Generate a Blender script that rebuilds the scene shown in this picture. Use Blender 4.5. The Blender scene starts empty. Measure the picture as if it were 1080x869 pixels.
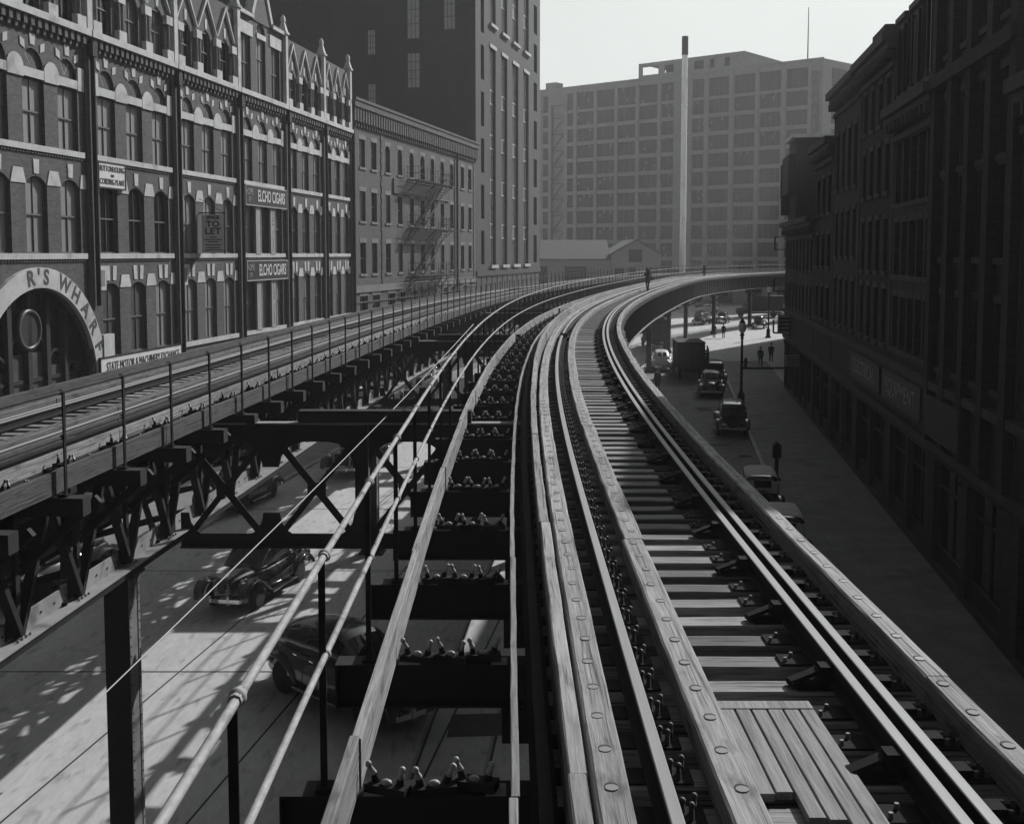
# Elevated railway curve between brick warehouses, 1930s - built as a place in metres
SKY_S, SUN_S, HAZE_D, EXPO = .055, 5., .00048, 0.12
import bpy, bmesh, math, random
import numpy as np
from mathutils import Vector, Matrix
rnd = random.Random(7)
R = math.radians
sc = bpy.context.scene
COL = sc.collection

# ------------------------------------------------------------------ materials
def nodes(name):
    m = bpy.data.materials.new(name); m.use_nodes = True
    nt = m.node_tree
    return m, nt, nt.nodes['Principled BSDF']

def g3(v): return (v, v, v, 1)

def mat(name, base, rough=.7, metal=0., var=.25, scale=3., detail=5, bump=0., spots=0., coord='Object', stretch=(1, 1, 1), spec=.18, rnd_obj=0., cracks=None):
    """grey surface: base value broken up by two noises (weathering), optional bump, per-object variation"""
    m, nt, b = nodes(name)
    N = nt.nodes; L = nt.links
    tc = N.new('ShaderNodeTexCoord'); mp = N.new('ShaderNodeMapping'); mp.inputs['Scale'].default_value = stretch
    L.new(tc.outputs[coord], mp.inputs['Vector'])
    vec = mp.outputs['Vector']
    if rnd_obj:
        oi = N.new('ShaderNodeObjectInfo'); ad = N.new('ShaderNodeVectorMath'); ad.operation = 'MULTIPLY_ADD'
        ad.inputs[1].default_value = (37, 19, 53)
        cb = N.new('ShaderNodeCombineXYZ')
        for i in range(3): L.new(oi.outputs['Random'], cb.inputs[i])
        L.new(cb.outputs[0], ad.inputs[0]); L.new(vec, ad.inputs[2]); vec = ad.outputs[0]
    n1 = N.new('ShaderNodeTexNoise'); n1.inputs['Scale'].default_value = scale; n1.inputs['Detail'].default_value = detail; n1.inputs['Roughness'].default_value = .62
    n2 = N.new('ShaderNodeTexNoise'); n2.inputs['Scale'].default_value = scale * .17; n2.inputs['Detail'].default_value = 3
    L.new(vec, n1.inputs['Vector']); L.new(vec, n2.inputs['Vector'])
    mx = N.new('ShaderNodeMath'); mx.operation = 'MULTIPLY_ADD'; mx.inputs[1].default_value = .6; L.new(n1.outputs['Fac'], mx.inputs[0])
    m2 = N.new('ShaderNodeMath'); m2.operation = 'MULTIPLY'; m2.inputs[1].default_value = .4; L.new(n2.outputs['Fac'], m2.inputs[0])
    L.new(m2.outputs[0], mx.inputs[2])
    mr = N.new('ShaderNodeMapRange'); mr.inputs['From Min'].default_value = .3; mr.inputs['From Max'].default_value = .7
    mr.inputs['To Min'].default_value = base * (1 - var); mr.inputs['To Max'].default_value = base * (1 + var)
    L.new(mx.outputs[0], mr.inputs['Value'])
    out = mr.outputs[0]
    if spots:
        n3 = N.new('ShaderNodeTexNoise'); n3.inputs['Scale'].default_value = scale * .6; n3.inputs['Detail'].default_value = 8
        if coord == 'UV':
            m3 = N.new('ShaderNodeMapping'); m3.inputs['Scale'].default_value = (.9, 2.2, 1); L.new(tc.outputs[coord], m3.inputs['Vector']); L.new(m3.outputs[0], n3.inputs['Vector'])
        else: L.new(vec, n3.inputs['Vector'])
        r3 = N.new('ShaderNodeMapRange'); r3.inputs['From Min'].default_value = .56; r3.inputs['From Max'].default_value = .68
        r3.inputs['To Min'].default_value = 1; r3.inputs['To Max'].default_value = 1 - spots
        L.new(n3.outputs['Fac'], r3.inputs['Value'])
        mm = N.new('ShaderNodeMath'); mm.operation = 'MULTIPLY'; L.new(out, mm.inputs[0]); L.new(r3.outputs[0], mm.inputs[1]); out = mm.outputs[0]
    if cracks:
        mc = N.new('ShaderNodeMapping'); mc.inputs['Scale'].default_value = cracks; L.new(tc.outputs[coord], mc.inputs['Vector'])
        nc = N.new('ShaderNodeTexNoise'); nc.inputs['Scale'].default_value = 2.; nc.inputs['Detail'].default_value = 4; nc.inputs['Distortion'].default_value = .4; L.new(mc.outputs[0], nc.inputs['Vector'])
        rc = N.new('ShaderNodeMapRange'); rc.inputs['From Min'].default_value = .57; rc.inputs['From Max'].default_value = .64; rc.inputs['To Min'].default_value = 1; rc.inputs['To Max'].default_value = .3
        L.new(nc.outputs['Fac'], rc.inputs['Value']); mm = N.new('ShaderNodeMath'); mm.operation = 'MULTIPLY'; L.new(out, mm.inputs[0]); L.new(rc.outputs[0], mm.inputs[1]); out = mm.outputs[0]
    if rnd_obj:
        rr = N.new('ShaderNodeMapRange'); rr.inputs['To Min'].default_value = 1 - rnd_obj; rr.inputs['To Max'].default_value = 1 + rnd_obj
        L.new(oi.outputs['Random'], rr.inputs['Value'])
        mm = N.new('ShaderNodeMath'); mm.operation = 'MULTIPLY'; L.new(out, mm.inputs[0]); L.new(rr.outputs[0], mm.inputs[1]); out = mm.outputs[0]
    cc = N.new('ShaderNodeCombineColor')
    for i in range(3): L.new(out, cc.inputs[i])
    L.new(cc.outputs[0], b.inputs['Base Color'])
    b.inputs['Roughness'].default_value = rough; b.inputs['Metallic'].default_value = metal
    b.inputs['Specular IOR Level'].default_value = spec
    if bump:
        bp = N.new('ShaderNodeBump'); bp.inputs['Strength'].default_value = bump; bp.inputs['Distance'].default_value = .02
        L.new(n1.outputs['Fac'], bp.inputs['Height']); L.new(bp.outputs[0], b.inputs['Normal'])
    return m

def brick_mat(name, base, mortar, var=.3, bw=.22, bh=.075, rough=.85, soot=.35):
    m, nt, b = nodes(name); N = nt.nodes; L = nt.links
    tc = N.new('ShaderNodeTexCoord'); sx = N.new('ShaderNodeSeparateXYZ'); L.new(tc.outputs['Object'], sx.inputs[0])
    ad = N.new('ShaderNodeMath'); L.new(sx.outputs['X'], ad.inputs[0]); L.new(sx.outputs['Y'], ad.inputs[1])
    cb = N.new('ShaderNodeCombineXYZ'); L.new(ad.outputs[0], cb.inputs[0]); L.new(sx.outputs['Z'], cb.inputs[1])
    br = N.new('ShaderNodeTexBrick'); L.new(cb.outputs[0], br.inputs['Vector'])
    br.inputs['Scale'].default_value = 1; br.inputs['Brick Width'].default_value = bw; br.inputs['Row Height'].default_value = bh
    br.inputs['Mortar Size'].default_value = .008; br.inputs['Bias'].default_value = 0
    br.inputs['Color1'].default_value = g3(base * (1 - var)); br.inputs['Color2'].default_value = g3(base * (1 + var)); br.inputs['Mortar'].default_value = g3(mortar)
    n2 = N.new('ShaderNodeTexNoise'); n2.inputs['Scale'].default_value = .35; n2.inputs['Detail'].default_value = 7; n2.inputs['Roughness'].default_value = .65
    mpv = N.new('ShaderNodeMapping'); mpv.inputs['Scale'].default_value = (1, 1, .45); L.new(tc.outputs['Object'], mpv.inputs['Vector']); L.new(mpv.outputs[0], n2.inputs['Vector'])
    r3 = N.new('ShaderNodeMapRange'); r3.inputs['From Min'].default_value = .3; r3.inputs['From Max'].default_value = .7
    r3.inputs['To Min'].default_value = 1 - soot; r3.inputs['To Max'].default_value = 1 + soot * .6
    L.new(n2.outputs['Fac'], r3.inputs['Value'])
    mx = N.new('ShaderNodeVectorMath'); mx.operation = 'SCALE'; L.new(br.outputs['Color'], mx.inputs[0]); L.new(r3.outputs[0], mx.inputs['Scale'])
    L.new(mx.outputs[0], b.inputs['Base Color']); b.inputs['Roughness'].default_value = rough; b.inputs['Specular IOR Level'].default_value = .25
    bp = N.new('ShaderNodeBump'); bp.inputs['Strength'].default_value = .35; bp.inputs['Distance'].default_value = .01
    L.new(br.outputs['Fac'], bp.inputs['Height']); bp.invert = True; L.new(bp.outputs[0], b.inputs['Normal'])
    return m

def flat(name, base, rough=.5, metal=0., spec=.5):
    m, nt, b = nodes(name); b.inputs['Base Color'].default_value = g3(base); b.inputs['Roughness'].default_value = rough
    b.inputs['Metallic'].default_value = metal; b.inputs['Specular IOR Level'].default_value = spec
    return m

M = {}
M['timber'] = mat('weathered timber', .235, .8, var=.55, rnd_obj=.16, scale=4, coord='UV', stretch=(.6, 9, 1), bump=.6, spots=.5, detail=9, cracks=(.35, 22, 1))
M['timber_old'] = mat('old grey plank', .2, .85, rnd_obj=.18, var=.4, scale=5, coord='UV', stretch=(.6, 7, 1), bump=.5, spots=.5, detail=9, cracks=(.4, 20, 1))
M['plank_pale'] = mat('pale plank', .23, .85, var=.45, rnd_obj=.18, scale=4, coord='UV', stretch=(.6, 6, 1), bump=.5, spots=.5, detail=9, cracks=(.4, 20, 1))
M['tie'] = mat('sleeper wood', .19, .85, var=.45, scale=5, stretch=(.7, 10, 10), bump=.6, rnd_obj=.45, spots=.4, detail=9, cracks=(.5, 26, 26))
M['board'] = mat('walkway board', .22, .85, var=.45, scale=5, stretch=(9, .5, 9), bump=.4, rnd_obj=.15, spots=.35, detail=8)
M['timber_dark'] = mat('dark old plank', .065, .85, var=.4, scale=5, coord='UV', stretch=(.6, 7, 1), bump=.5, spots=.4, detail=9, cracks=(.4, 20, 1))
M['railpipe'] = mat('rusty railing pipe', .05, .9, var=.4, scale=8, spec=.05)
M['endgrain'] = mat('sawn end', .22, .9, var=.3, scale=20)
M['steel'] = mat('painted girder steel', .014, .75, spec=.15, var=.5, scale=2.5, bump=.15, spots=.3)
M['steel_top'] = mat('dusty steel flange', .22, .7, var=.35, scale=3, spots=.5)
M['rust'] = mat('rusty track steel', .014, .9, var=.5, scale=14, bump=.3, spec=.12)
M['grease'] = mat('greasy plate', .009, .9, var=.5, scale=9, bump=.4, spec=.08)
M['bolt'] = mat('worn bolt', .10, .6, metal=.2, var=.4, scale=30)
M['hole'] = flat('bolt hole', .008, .9)
M['railhead'] = mat('worn rail head', .22, .62, metal=0., spec=.25, var=.2, scale=6, coord='UV', stretch=(.2, 8, 1))
M['pipe'] = mat('galvanised pipe', .27, .75, spec=.2, var=.45, scale=7, coord='UV', stretch=(2, 4, 1), spots=.65)
M['post'] = mat('dark railing post', .018, .9, spec=.06, var=.5, scale=8, spots=.3)
M['porcelain'] = mat('dirty glazed porcelain', .33, .4, var=.6, scale=14, spots=.6)
M['brick'] = brick_mat('red brick', .055, .08)
M['brick2'] = brick_mat('brown brick', .06, .085, soot=.3)
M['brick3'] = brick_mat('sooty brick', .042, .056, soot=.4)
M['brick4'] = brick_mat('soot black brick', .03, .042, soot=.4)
M['towerbrick'] = brick_mat('tower brick', .03, .038, soot=.25)
M['stone'] = mat('pale sandstone trim', .38, .8, var=.25, scale=2.2, spots=.35, bump=.1)
M['stone2'] = mat('grey stone course', .15, .8, var=.3, scale=2.2, spots=.3)
M['wstone'] = mat('warehouse concrete', .2, .85, var=.22, scale=.9, spots=.2)
M['dstone'] = mat('sooty stone', .065, .8, var=.3, scale=2)
M['slate'] = mat('roof slate', .045, .6, var=.4, scale=6)
M['roof'] = mat('tar roof', .05, .9, var=.4, scale=1.5)
M['zinc'] = mat('zinc coping', .5, .5, var=.2, scale=2)
M['frame'] = mat('painted window frame', .09, .6, var=.2, scale=6)
M['dframe'] = mat('dark window frame', .02, .6, var=.3, scale=6)
M['glass'] = flat('window glass', .01, .06, spec=.4)
M['blind'] = mat('window blind', .19, .5, var=.25, scale=2.5, stretch=(3, 1, .4))
M['curtain'] = mat('dim glass', .06, .4, spec=.2, var=.5, scale=1.6)
M['wglass'] = mat('wired factory glass', .02, .5, spec=.15, var=.6, scale=.35)
M['muntin'] = mat('steel sash', .07, .6, var=.2, scale=3)
M['signdim'] = mat('dim painted board', .05, .7, var=.3, scale=3)
M['signdark'] = mat('dark painted board', .022, .5, var=.3, scale=3)
M['signpale'] = mat('pale painted board', .5, .6, var=.18, scale=2.5, spots=.2)
M['signgrey'] = mat('grey painted board', .26, .6, var=.2, scale=4, spots=.25)
M['letter'] = mat('sign lettering', .5, .6, var=.2, scale=6)
M['letterdim'] = mat('faded lettering', .26, .6, var=.3, scale=8)
M['ink'] = flat('black lettering', .015, .6)
M['road'] = mat('concrete pavement', .40, .9, var=.2, scale=7., spots=.3, bump=.12, detail=12, spec=.15, stretch=(1, .3, 1))
M['asphalt'] = mat('asphalt', .125, .85, var=.35, scale=1.3, spots=.25, detail=9)
M['walk'] = mat('sidewalk flags', .17, .85, var=.3, scale=1.0, spots=.25, detail=8)
M['kerb'] = mat('granite kerb', .32, .8, var=.25, scale=5)
M['joint'] = mat('tarred joint', .04, .8, var=.4, scale=9)
M['ground'] = mat('dusty ground', .2, .9, var=.25, scale=.5)
M['carblack'] = mat('black enamel', .022, .1, var=.3, scale=2, spec=.9)
M['cardark'] = mat('dark grey enamel', .045, .14, var=.25, scale=2, spec=.8)
M['carmid'] = mat('grey enamel', .11, .2, spec=.6, var=.2, scale=2)
M['carwhite'] = mat('cream enamel', .62, .25, spec=.5, var=.12, scale=2)
M['chrome'] = flat('chrome', .75, .18, 1.)
M['tyre'] = mat('tyre rubber', .02, .8, var=.3, scale=12)
M['canvas'] = mat('canvas top', .48, .85, var=.2, scale=7)
M['darkcanvas'] = mat('dark canvas', .05, .85, var=.3, scale=7)
M['truckwood'] = mat('truck boards', .025, .9, spec=.15, var=.3, scale=5, stretch=(1, 1, 7))
M['cloth_dark'] = mat('dark cloth', .025, .9, var=.3, scale=12)
M['cloth_mid'] = mat('grey cloth', .08, .9, var=.3, scale=12)
M['cloth_light'] = mat('pale shirt cloth', .45, .9, var=.2, scale=12)
M['skin'] = mat('skin', .33, .6, var=.15, scale=12)
M['lampglass'] = flat('opal lamp glass', .6, .3)
M['chimney'] = mat('pale painted chimney steel', .85, .6, var=.15, scale=1.2, stretch=(1, 1, .3), spots=.3)
M['soot'] = mat('sooty iron', .02, .8, var=.3, scale=3)
M['shed'] = mat('whitewashed clapboard', .22, .8, var=.15, scale=2, stretch=(.3, .3, 8))
M['shedroof'] = mat('shed roof felt', .06, .85, var=.2, scale=1)
M['cable'] = flat('cable', .33, .6)

# ------------------------------------------------------------------ mesh builder
class MB:
    def __init__(s): s.v = []; s.f = []; s.m = []; s.uv = []; s.sm = []
    def add(s, vs, fs, mi=0, uvs=None, smooth=False):
        o = len(s.v); s.v += [tuple(p) for p in vs]
        for i, f in enumerate(fs):
            s.f.append([o + k for k in f]); s.m.append(mi if not isinstance(mi, (list, tuple)) else mi[i])
            s.uv.append(uvs[i] if uvs else None); s.sm.append(smooth)
    def box(s, x0, x1, y0, y1, z0, z1, mi=0, X=None):
        vs = [(x0, y0, z0), (x1, y0, z0), (x1, y1, z0), (x0, y1, z0), (x0, y0, z1), (x1, y0, z1), (x1, y1, z1), (x0, y1, z1)]
        if X is not None: vs = [tuple(X @ Vector(p)) for p in vs]
        s.add(vs, [(0, 3, 2, 1), (4, 5, 6, 7), (0, 1, 5, 4), (1, 2, 6, 5), (2, 3, 7, 6), (3, 0, 4, 7)], mi)
    def bar(s, p, q, w, h, mi=0, up=(0, 0, 1)):
        p = Vector(p); q = Vector(q); d = (q - p); 
        if d.length < 1e-6: return
        d.normalize(); u = Vector(up); a = d.cross(u)
        if a.length < 1e-4: a = d.cross(Vector((1, 0, 0)))
        a.normalize(); b = a.cross(d)
        vs = []
        for c in (p, q):
            for sa, sb in ((-1, -1), (1, -1), (1, 1), (-1, 1)): vs.append(c + a * sa * w / 2 + b * sb * h / 2)
        s.add(vs, [(0, 3, 2, 1), (4, 5, 6, 7), (0, 1, 5, 4), (1, 2, 6, 5), (2, 3, 7, 6), (3, 0, 4, 7)], mi)
    def cyl(s, p, q, r0, r1=None, n=8, mi=0, smooth=True, caps=True):
        if r1 is None: r1 = r0
        p = Vector(p); q = Vector(q); d = (q - p).normalized(); a = d.cross(Vector((0, 0, 1)))
        if a.length < 1e-3: a = Vector((1, 0, 0))
        a.normalize(); b = d.cross(a)
        vs = []
        for c, r in ((p, r0), (q, r1)):
            for i in range(n):
                t = 2 * math.pi * i / n; vs.append(c + a * math.cos(t) * r + b * math.sin(t) * r)
        L_ = (q - p).length
        fs = [(i, i + n, (i + 1) % n + n, (i + 1) % n) for i in range(n)]
        uvs = [[(0, i / n), (L_, i / n), (L_, (i + 1) / n), (0, (i + 1) / n)] for i in range(n)]
        s.add(vs, fs, mi, uvs, smooth)
        if caps:
            s.add(vs, [tuple(range(n)), tuple(range(2 * n - 1, n - 1, -1))], mi)
    def lathe(s, prof, n=12, mi=0, X=None, smooth=True):
        vs = []
        for r, z in prof:
            for i in range(n):
                t = 2 * math.pi * i / n; p = Vector((r * math.cos(t), r * math.sin(t), z))
                vs.append(X @ p if X is not None else p)
        fs = []
        for k in range(len(prof) - 1):
            for i in range(n):
                j = (i + 1) % n; fs.append((k * n + i, k * n + j, (k + 1) * n + j, (k + 1) * n + i))
        s.add(vs, fs, mi, None, smooth)
        s.add([vs[i] for i in range(n)], [tuple(range(n - 1, -1, -1))], mi)
        k = (len(prof) - 1) * n; s.add([vs[k + i] for i in range(n)], [tuple(range(n))], mi)
    def ball(s, c, r, n=10, mi=0, sc_=(1, 1, 1)):
        prof = [(max(.001, math.sin(math.pi * k / 7)) * r, -math.cos(math.pi * k / 7) * r) for k in range(8)]
        X = Matrix.Translation(c) @ Matrix.Diagonal((*sc_, 1))
        s.lathe(prof, n, mi, X)
    def poly_extrude(s, pts, y0, y1, mi=0, X=None):
        """2D outline (x,z) extruded along y"""
        n = len(pts)
        vs = [(p[0], y0, p[1]) for p in pts] + [(p[0], y1, p[1]) for p in pts]
        if X is not None: vs = [tuple(X @ Vector(p)) for p in vs]
        fs = [tuple(range(n)), tuple(range(2 * n - 1, n - 1, -1))] + [(i, i + n, (i + 1) % n + n, (i + 1) % n) for i in range(n)]
        s.add(vs, fs, mi)
    def mesh(s, name, mats):
        me = bpy.data.meshes.new(name); me.from_pydata(s.v, [], s.f)
        for m_ in (mats if isinstance(mats, (list, tuple)) else [mats]): me.materials.append(m_)
        me.polygons.foreach_set('material_index', s.m); me.polygons.foreach_set('use_smooth', s.sm)
        if any(u is not None for u in s.uv):
            lay = me.uv_layers.new(name='UVMap'); data = []
            for f, u in zip(s.f, s.uv):
                for k in range(len(f)): data += list(u[k]) if u else [0, 0]
            lay.data.foreach_set('uv', data)
        me.validate(); me.update()
        bm = bmesh.new(); bm.from_mesh(me); bmesh.ops.recalc_face_normals(bm, faces=bm.faces); bm.to_mesh(me); bm.free()
        return me
    def build(s, name, mats, parent=None, loc=None, rot=None, world=False, **tags):
        return link(name, s.mesh(name, mats), parent, loc, rot, world, **tags)

def tag(o, label=None, cat=None, group=None, kind=None):
    if label: o['label'] = label
    if cat: o['category'] = cat
    if group: o['group'] = group
    if kind: o['kind'] = kind
    return o
def link(name, me, parent=None, loc=None, rot=None, world=False, **tags):
    o = bpy.data.objects.new(name, me); COL.objects.link(o)
    if parent is not None:
        o.parent = parent
        if world: o.location = -Vector(parent.location)      # parent is an unrotated Empty: mesh given in world metres
    if loc is not None: o.location = loc
    if rot is not None: o.rotation_euler = rot
    return tag(o, **tags)
def thing(name, label, cat, loc=(0, 0, 0), rz=0., group=None):
    o = bpy.data.objects.new(name, None); COL.objects.link(o); o.location = loc; o.rotation_euler = (0, 0, rz)
    o.empty_display_size = .3
    return tag(o, label, cat, group)
def dup_tree(o, parent=None):
    c = o.copy(); COL.objects.link(c)
    if parent is not None: c.parent = parent
    for ch in list(o.children): dup_tree(ch, c)
    return c

def text_mesh(body, size, thick=.012, align='CENTER', sx=1., bold=0.):
    cu = bpy.data.curves.new('lettering', 'FONT'); cu.body = body; cu.size = size; cu.extrude = thick / 2; cu.align_x = align; cu.align_y = 'CENTER'
    cu.resolution_u = 3; cu.offset = bold
    o = bpy.data.objects.new('lettering', cu); COL.objects.link(o)
    dg = bpy.context.evaluated_depsgraph_get(); me = bpy.data.meshes.new_from_object(o.evaluated_get(dg))
    bpy.data.objects.remove(o); bpy.data.curves.remove(cu)
    me.transform(Matrix.Rotation(R(90), 4, 'X') @ Matrix.Diagonal((sx, 1, 1, 1)))       # letters stand up, read from -y
    return me
def text_obj(body, size, m_, parent, loc, rot=None, thick=.012, align='CENTER', sx=1., name='lettering', bold=0.):
    me = text_mesh(body, size, thick, align, sx, bold); me.materials.clear(); me.materials.append(m_)
    return link(name, me, parent, loc, rot)
# ------------------------------------------------------------------ curves of the railway
class Curve:
    def __init__(s, pts, sig=4.):
        P = np.array(pts, float); Y = np.arange(P[0, 1], P[-1, 1], .5); X = np.interp(Y, P[:, 1], P[:, 0])
        k = np.arange(-40, 41) * .5; w = np.exp(-k * k / 2 / sig ** 2); w /= w.sum()
        Xp = np.concatenate([X[0] + (X[1] - X[0]) * np.arange(-40, 0), X, X[-1] + (X[-1] - X[-2]) * np.arange(1, 41)])
        for _ in range(2):
            Xs = np.convolve(Xp, w, 'valid'); Xp = np.concatenate([Xs[0] + (Xs[1] - Xs[0]) * np.arange(-40, 0), Xs, Xs[-1] + (Xs[-1] - Xs[-2]) * np.arange(1, 41)])
        X = Xs
        s.P = np.stack([X, Y], 1); d = np.diff(s.P, axis=0); s.S = np.concatenate([[0], np.cumsum(np.hypot(d[:, 0], d[:, 1]))])
        s.T = np.gradient(s.P, axis=0); s.T /= np.linalg.norm(s.T, axis=1)[:, None]
        s.len = s.S[-1]
    def sY(s, Y): return float(np.interp(Y, s.P[:, 1], s.S))
    def at(s, d, off=0., z=0.):
        x = np.interp(d, s.S, s.P[:, 0]); y = np.interp(d, s.S, s.P[:, 1]); tx = np.interp(d, s.S, s.T[:, 0]); ty = np.interp(d, s.S, s.T[:, 1])
        return Vector((x + ty * off, y - tx * off, z))
    def tan(s, d):
        return Vector((np.interp(d, s.S, s.T[:, 0]), np.interp(d, s.S, s.T[:, 1]), 0)).normalized()
    def ang(s, d):
        t = s.tan(d); return math.atan2(t.y, t.x) - math.pi / 2        # rotation of a thing whose local +y runs along the line
def rectprof(o0, o1, z0, z1, c=.012):
    return [(o0 + c, z0), (o1 - c, z0), (o1, z0 + c), (o1, z1 - c), (o1 - c, z1), (o0 + c, z1), (o0, z1 - c), (o0, z0 + c)]
def sweep(mb, cv, s0, s1, prof, step=1., mi=0, smooth=False, jit=0.):
    n = max(1, int(math.ceil((s1 - s0) / step))); k = len(prof)
    per = [0]
    for i in range(k):
        a = prof[i]; b = prof[(i + 1) % k]; per.append(per[-1] + math.hypot(b[0] - a[0], b[1] - a[1]))
    vs = []; fs = []; uv = []; mis = []
    for i in range(n + 1):
        d = s0 + (s1 - s0) * i / n
        jo, jz = (rnd.uniform(-jit, jit), rnd.uniform(-jit, jit)) if jit else (0, 0)
        for o, z in prof: vs.append(cv.at(d, o + jo + (rnd.uniform(-jit, jit) * .7 if jit else 0), z + jz * .6))
    for i in range(n):
        d0 = s0 + (s1 - s0) * i / n; d1 = s0 + (s1 - s0) * (i + 1) / n
        for j in range(k):
            j2 = (j + 1) % k; fs.append((i * k + j, i * k + j2, (i + 1) * k + j2, (i + 1) * k + j))
            uv.append([(d0, per[j]), (d0, per[j + 1]), (d1, per[j + 1]), (d1, per[j])]); mis.append(mi[j] if isinstance(mi, (list, tuple)) else mi)
    mb.add(vs, fs, mis, uv, smooth)
    mb.add(vs[:k], [tuple(range(k))], mis[0]); mb.add(vs[n * k:], [tuple(range(k - 1, -1, -1))], mis[0])
# ------------------------------------------------------------------ the two elevated lines
RC = Curve([(2.36,-40),(2.36,-12),(2.36,0),(2.35,8),(2.31,13),(2.33,18),(2.5,26),(2.88,34),(3.43,42),(4.35,50.5),(5.5,59),(7.95,73),(10.75,87),(16.4,112),(21.5,132),(31,155),(41,171),(53.5,190),(67,208),(82,226),(98,244)])
LC = Curve([(-8.5,-40),(-6.95,-12),(-6.24,0),(-5.42,13.56),(-5.2,17.1),(-4.97,20.66),(-4.72,24),(-4.49,27.8),(-4.11,33.4),(-2.99,47.7),(-1.15,64.6),(2.34,85.2),(7.23,105.9),(14.4,134.8),(24.2,159),(34.5,175),(47.7,194.3),(61,212.5),(76,231),(92,249)])
class Line:
    def __init__(s, cv, sg, base): s.cv = cv; s.sg = sg; s.base = base
    def o(s, f): return f - 3.42 if s.sg > 0 else -f
    def at(s, d, f, z): return s.cv.at(d, s.o(f), z)
    def sweep(s, mb, s0, s1, f0, f1, z0, z1, c=.01, step=1., mi=0, jit=0.):
        a, b = sorted((s.o(f0), s.o(f1))); sweep(mb, s.cv, s0, s1, rectprof(a, b, z0, z1, c), step, mi, False, jit)
RL = Line(RC, 1, None); LL = Line(LC, -1, None)
ZR = 7.55

def rail_prof(o, z=ZR):
    h = .15
    pts = [(-.07, -h), (.07, -h), (.07, -h + .015), (.012, -h + .03), (.012, -.045), (.036, -.038), (.036, -.006), (.03, 0), (-.03, 0), (-.036, -.006), (-.036, -.038), (-.012, -.045), (-.012, -h + .03), (-.07, -h + .015)]
    return [(o + a, z + b) for a, b in pts]
rail_mi = [0, 0, 0, 0, 0, 0, 1, 1, 1, 0, 0, 0, 0, 0]

def saddle_mesh():
    b = MB()
    b.box(-.13, .13, -.06, .06, 0, .05, 0)
    for x in (-.075, .075):
        b.cyl((x, 0, .04), (x * 1.15, -.01, .1), .03, .02, 6, 0); b.cyl((x * 1.15, -.01, .1), (x * 1.45, -.03, .155), .021, .013, 6, 1); b.ball((x * 1.45, -.03, .16), .021, 6, 1)
    b.ball((0, -.02, .06), .036, 8, 1, (1, .7, .6))
    return b.mesh('cable_saddle', [M['rust'], M['porcelain']])
SADDLE = saddle_mesh()

def tie_meshes():
    out = []
    for k in range(8):
        r_ = random.Random(k); b = MB()
        w = .232 + r_.uniform(-.014, .014); x0 = -.08 * r_.random(); x1 = 2.72 + .1 * r_.random(); c = .012
        # long axis x (from f=1.3 to f=4), slightly twisted faces and split ends
        prof = [(-w/2 + c, -.2), (w/2 - c, -.2), (w/2, -.2 + c), (w/2, -c), (w/2 - c, 0), (-w/2 + c, 0), (-w/2, -c), (-w/2, -.2 + c)]
        nseg = 6; vs = []; fs = []
        for i in range(nseg + 1):
            x = x0 + (x1 - x0) * i / nseg; dy = r_.uniform(-.006, .006); dz = r_.uniform(-.005, .003)
            for y, z in prof: vs.append((x, y + dy, z + dz))
        for i in range(nseg):
            for j in range(8): fs.append((i*8+j, i*8+(j+1) % 8, (i+1)*8+(j+1) % 8, (i+1)*8+j))
        b.add(vs, fs, 0); b.add(vs[:8], [tuple(range(8))], 0); b.add(vs[-8:], [tuple(range(8))], 0)
        out.append(b.mesh('tie', [M['tie']]))
    return out
TIES = tie_meshes()
def plate_mesh(kind):
    b = MB(); brace = kind == 2
    # chair under the guarded rail, plate under the other rail; local x = f-1.3
    if kind == 0:
        b.box(-.05, .78, -.098, .098, 0, .012, 0)
    else:
        b.box(1.70, 2.46, -.099, .099, 0, .014, 0); b.box(2.22, 2.34, -.06, .06, .014, .06, 0)
    for x in (1.735, 1.80) if kind else ():
        for y in ((-.05,) if x < 1.77 else (.05,)): b.cyl((x, y, .012), (x, y, .045), .016, .013, 6, 1)
    for x in (2.36, 2.42) if kind else ():
        for y in (-.055, .055): b.cyl((x, y, .018), (x, y, .055), .016, .014, 6, 1)
    for x, y in ((.7, -.05), (.73, .05), (.66, .0)) if not kind else ():
        b.cyl((x, y, .018), (x, y, .085), .016, .013, 6, 1); b.ball((x, y, .09), .019, 6, 1)
    if brace:
        b.bar((1.66, -.02, .04), (1.95, .02, .14), .08, .03, 0); b.bar((1.66, -.02, .03), (1.9, .02, .03), .12, .04, 0); b.box(1.86, 1.95, -.06, .06, .04, .15, 0)
    return b.mesh('tie_plate', [M['grease'], M['bolt']])
PLATES = [plate_mesh(0), plate_mesh(1), plate_mesh(2)]

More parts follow.
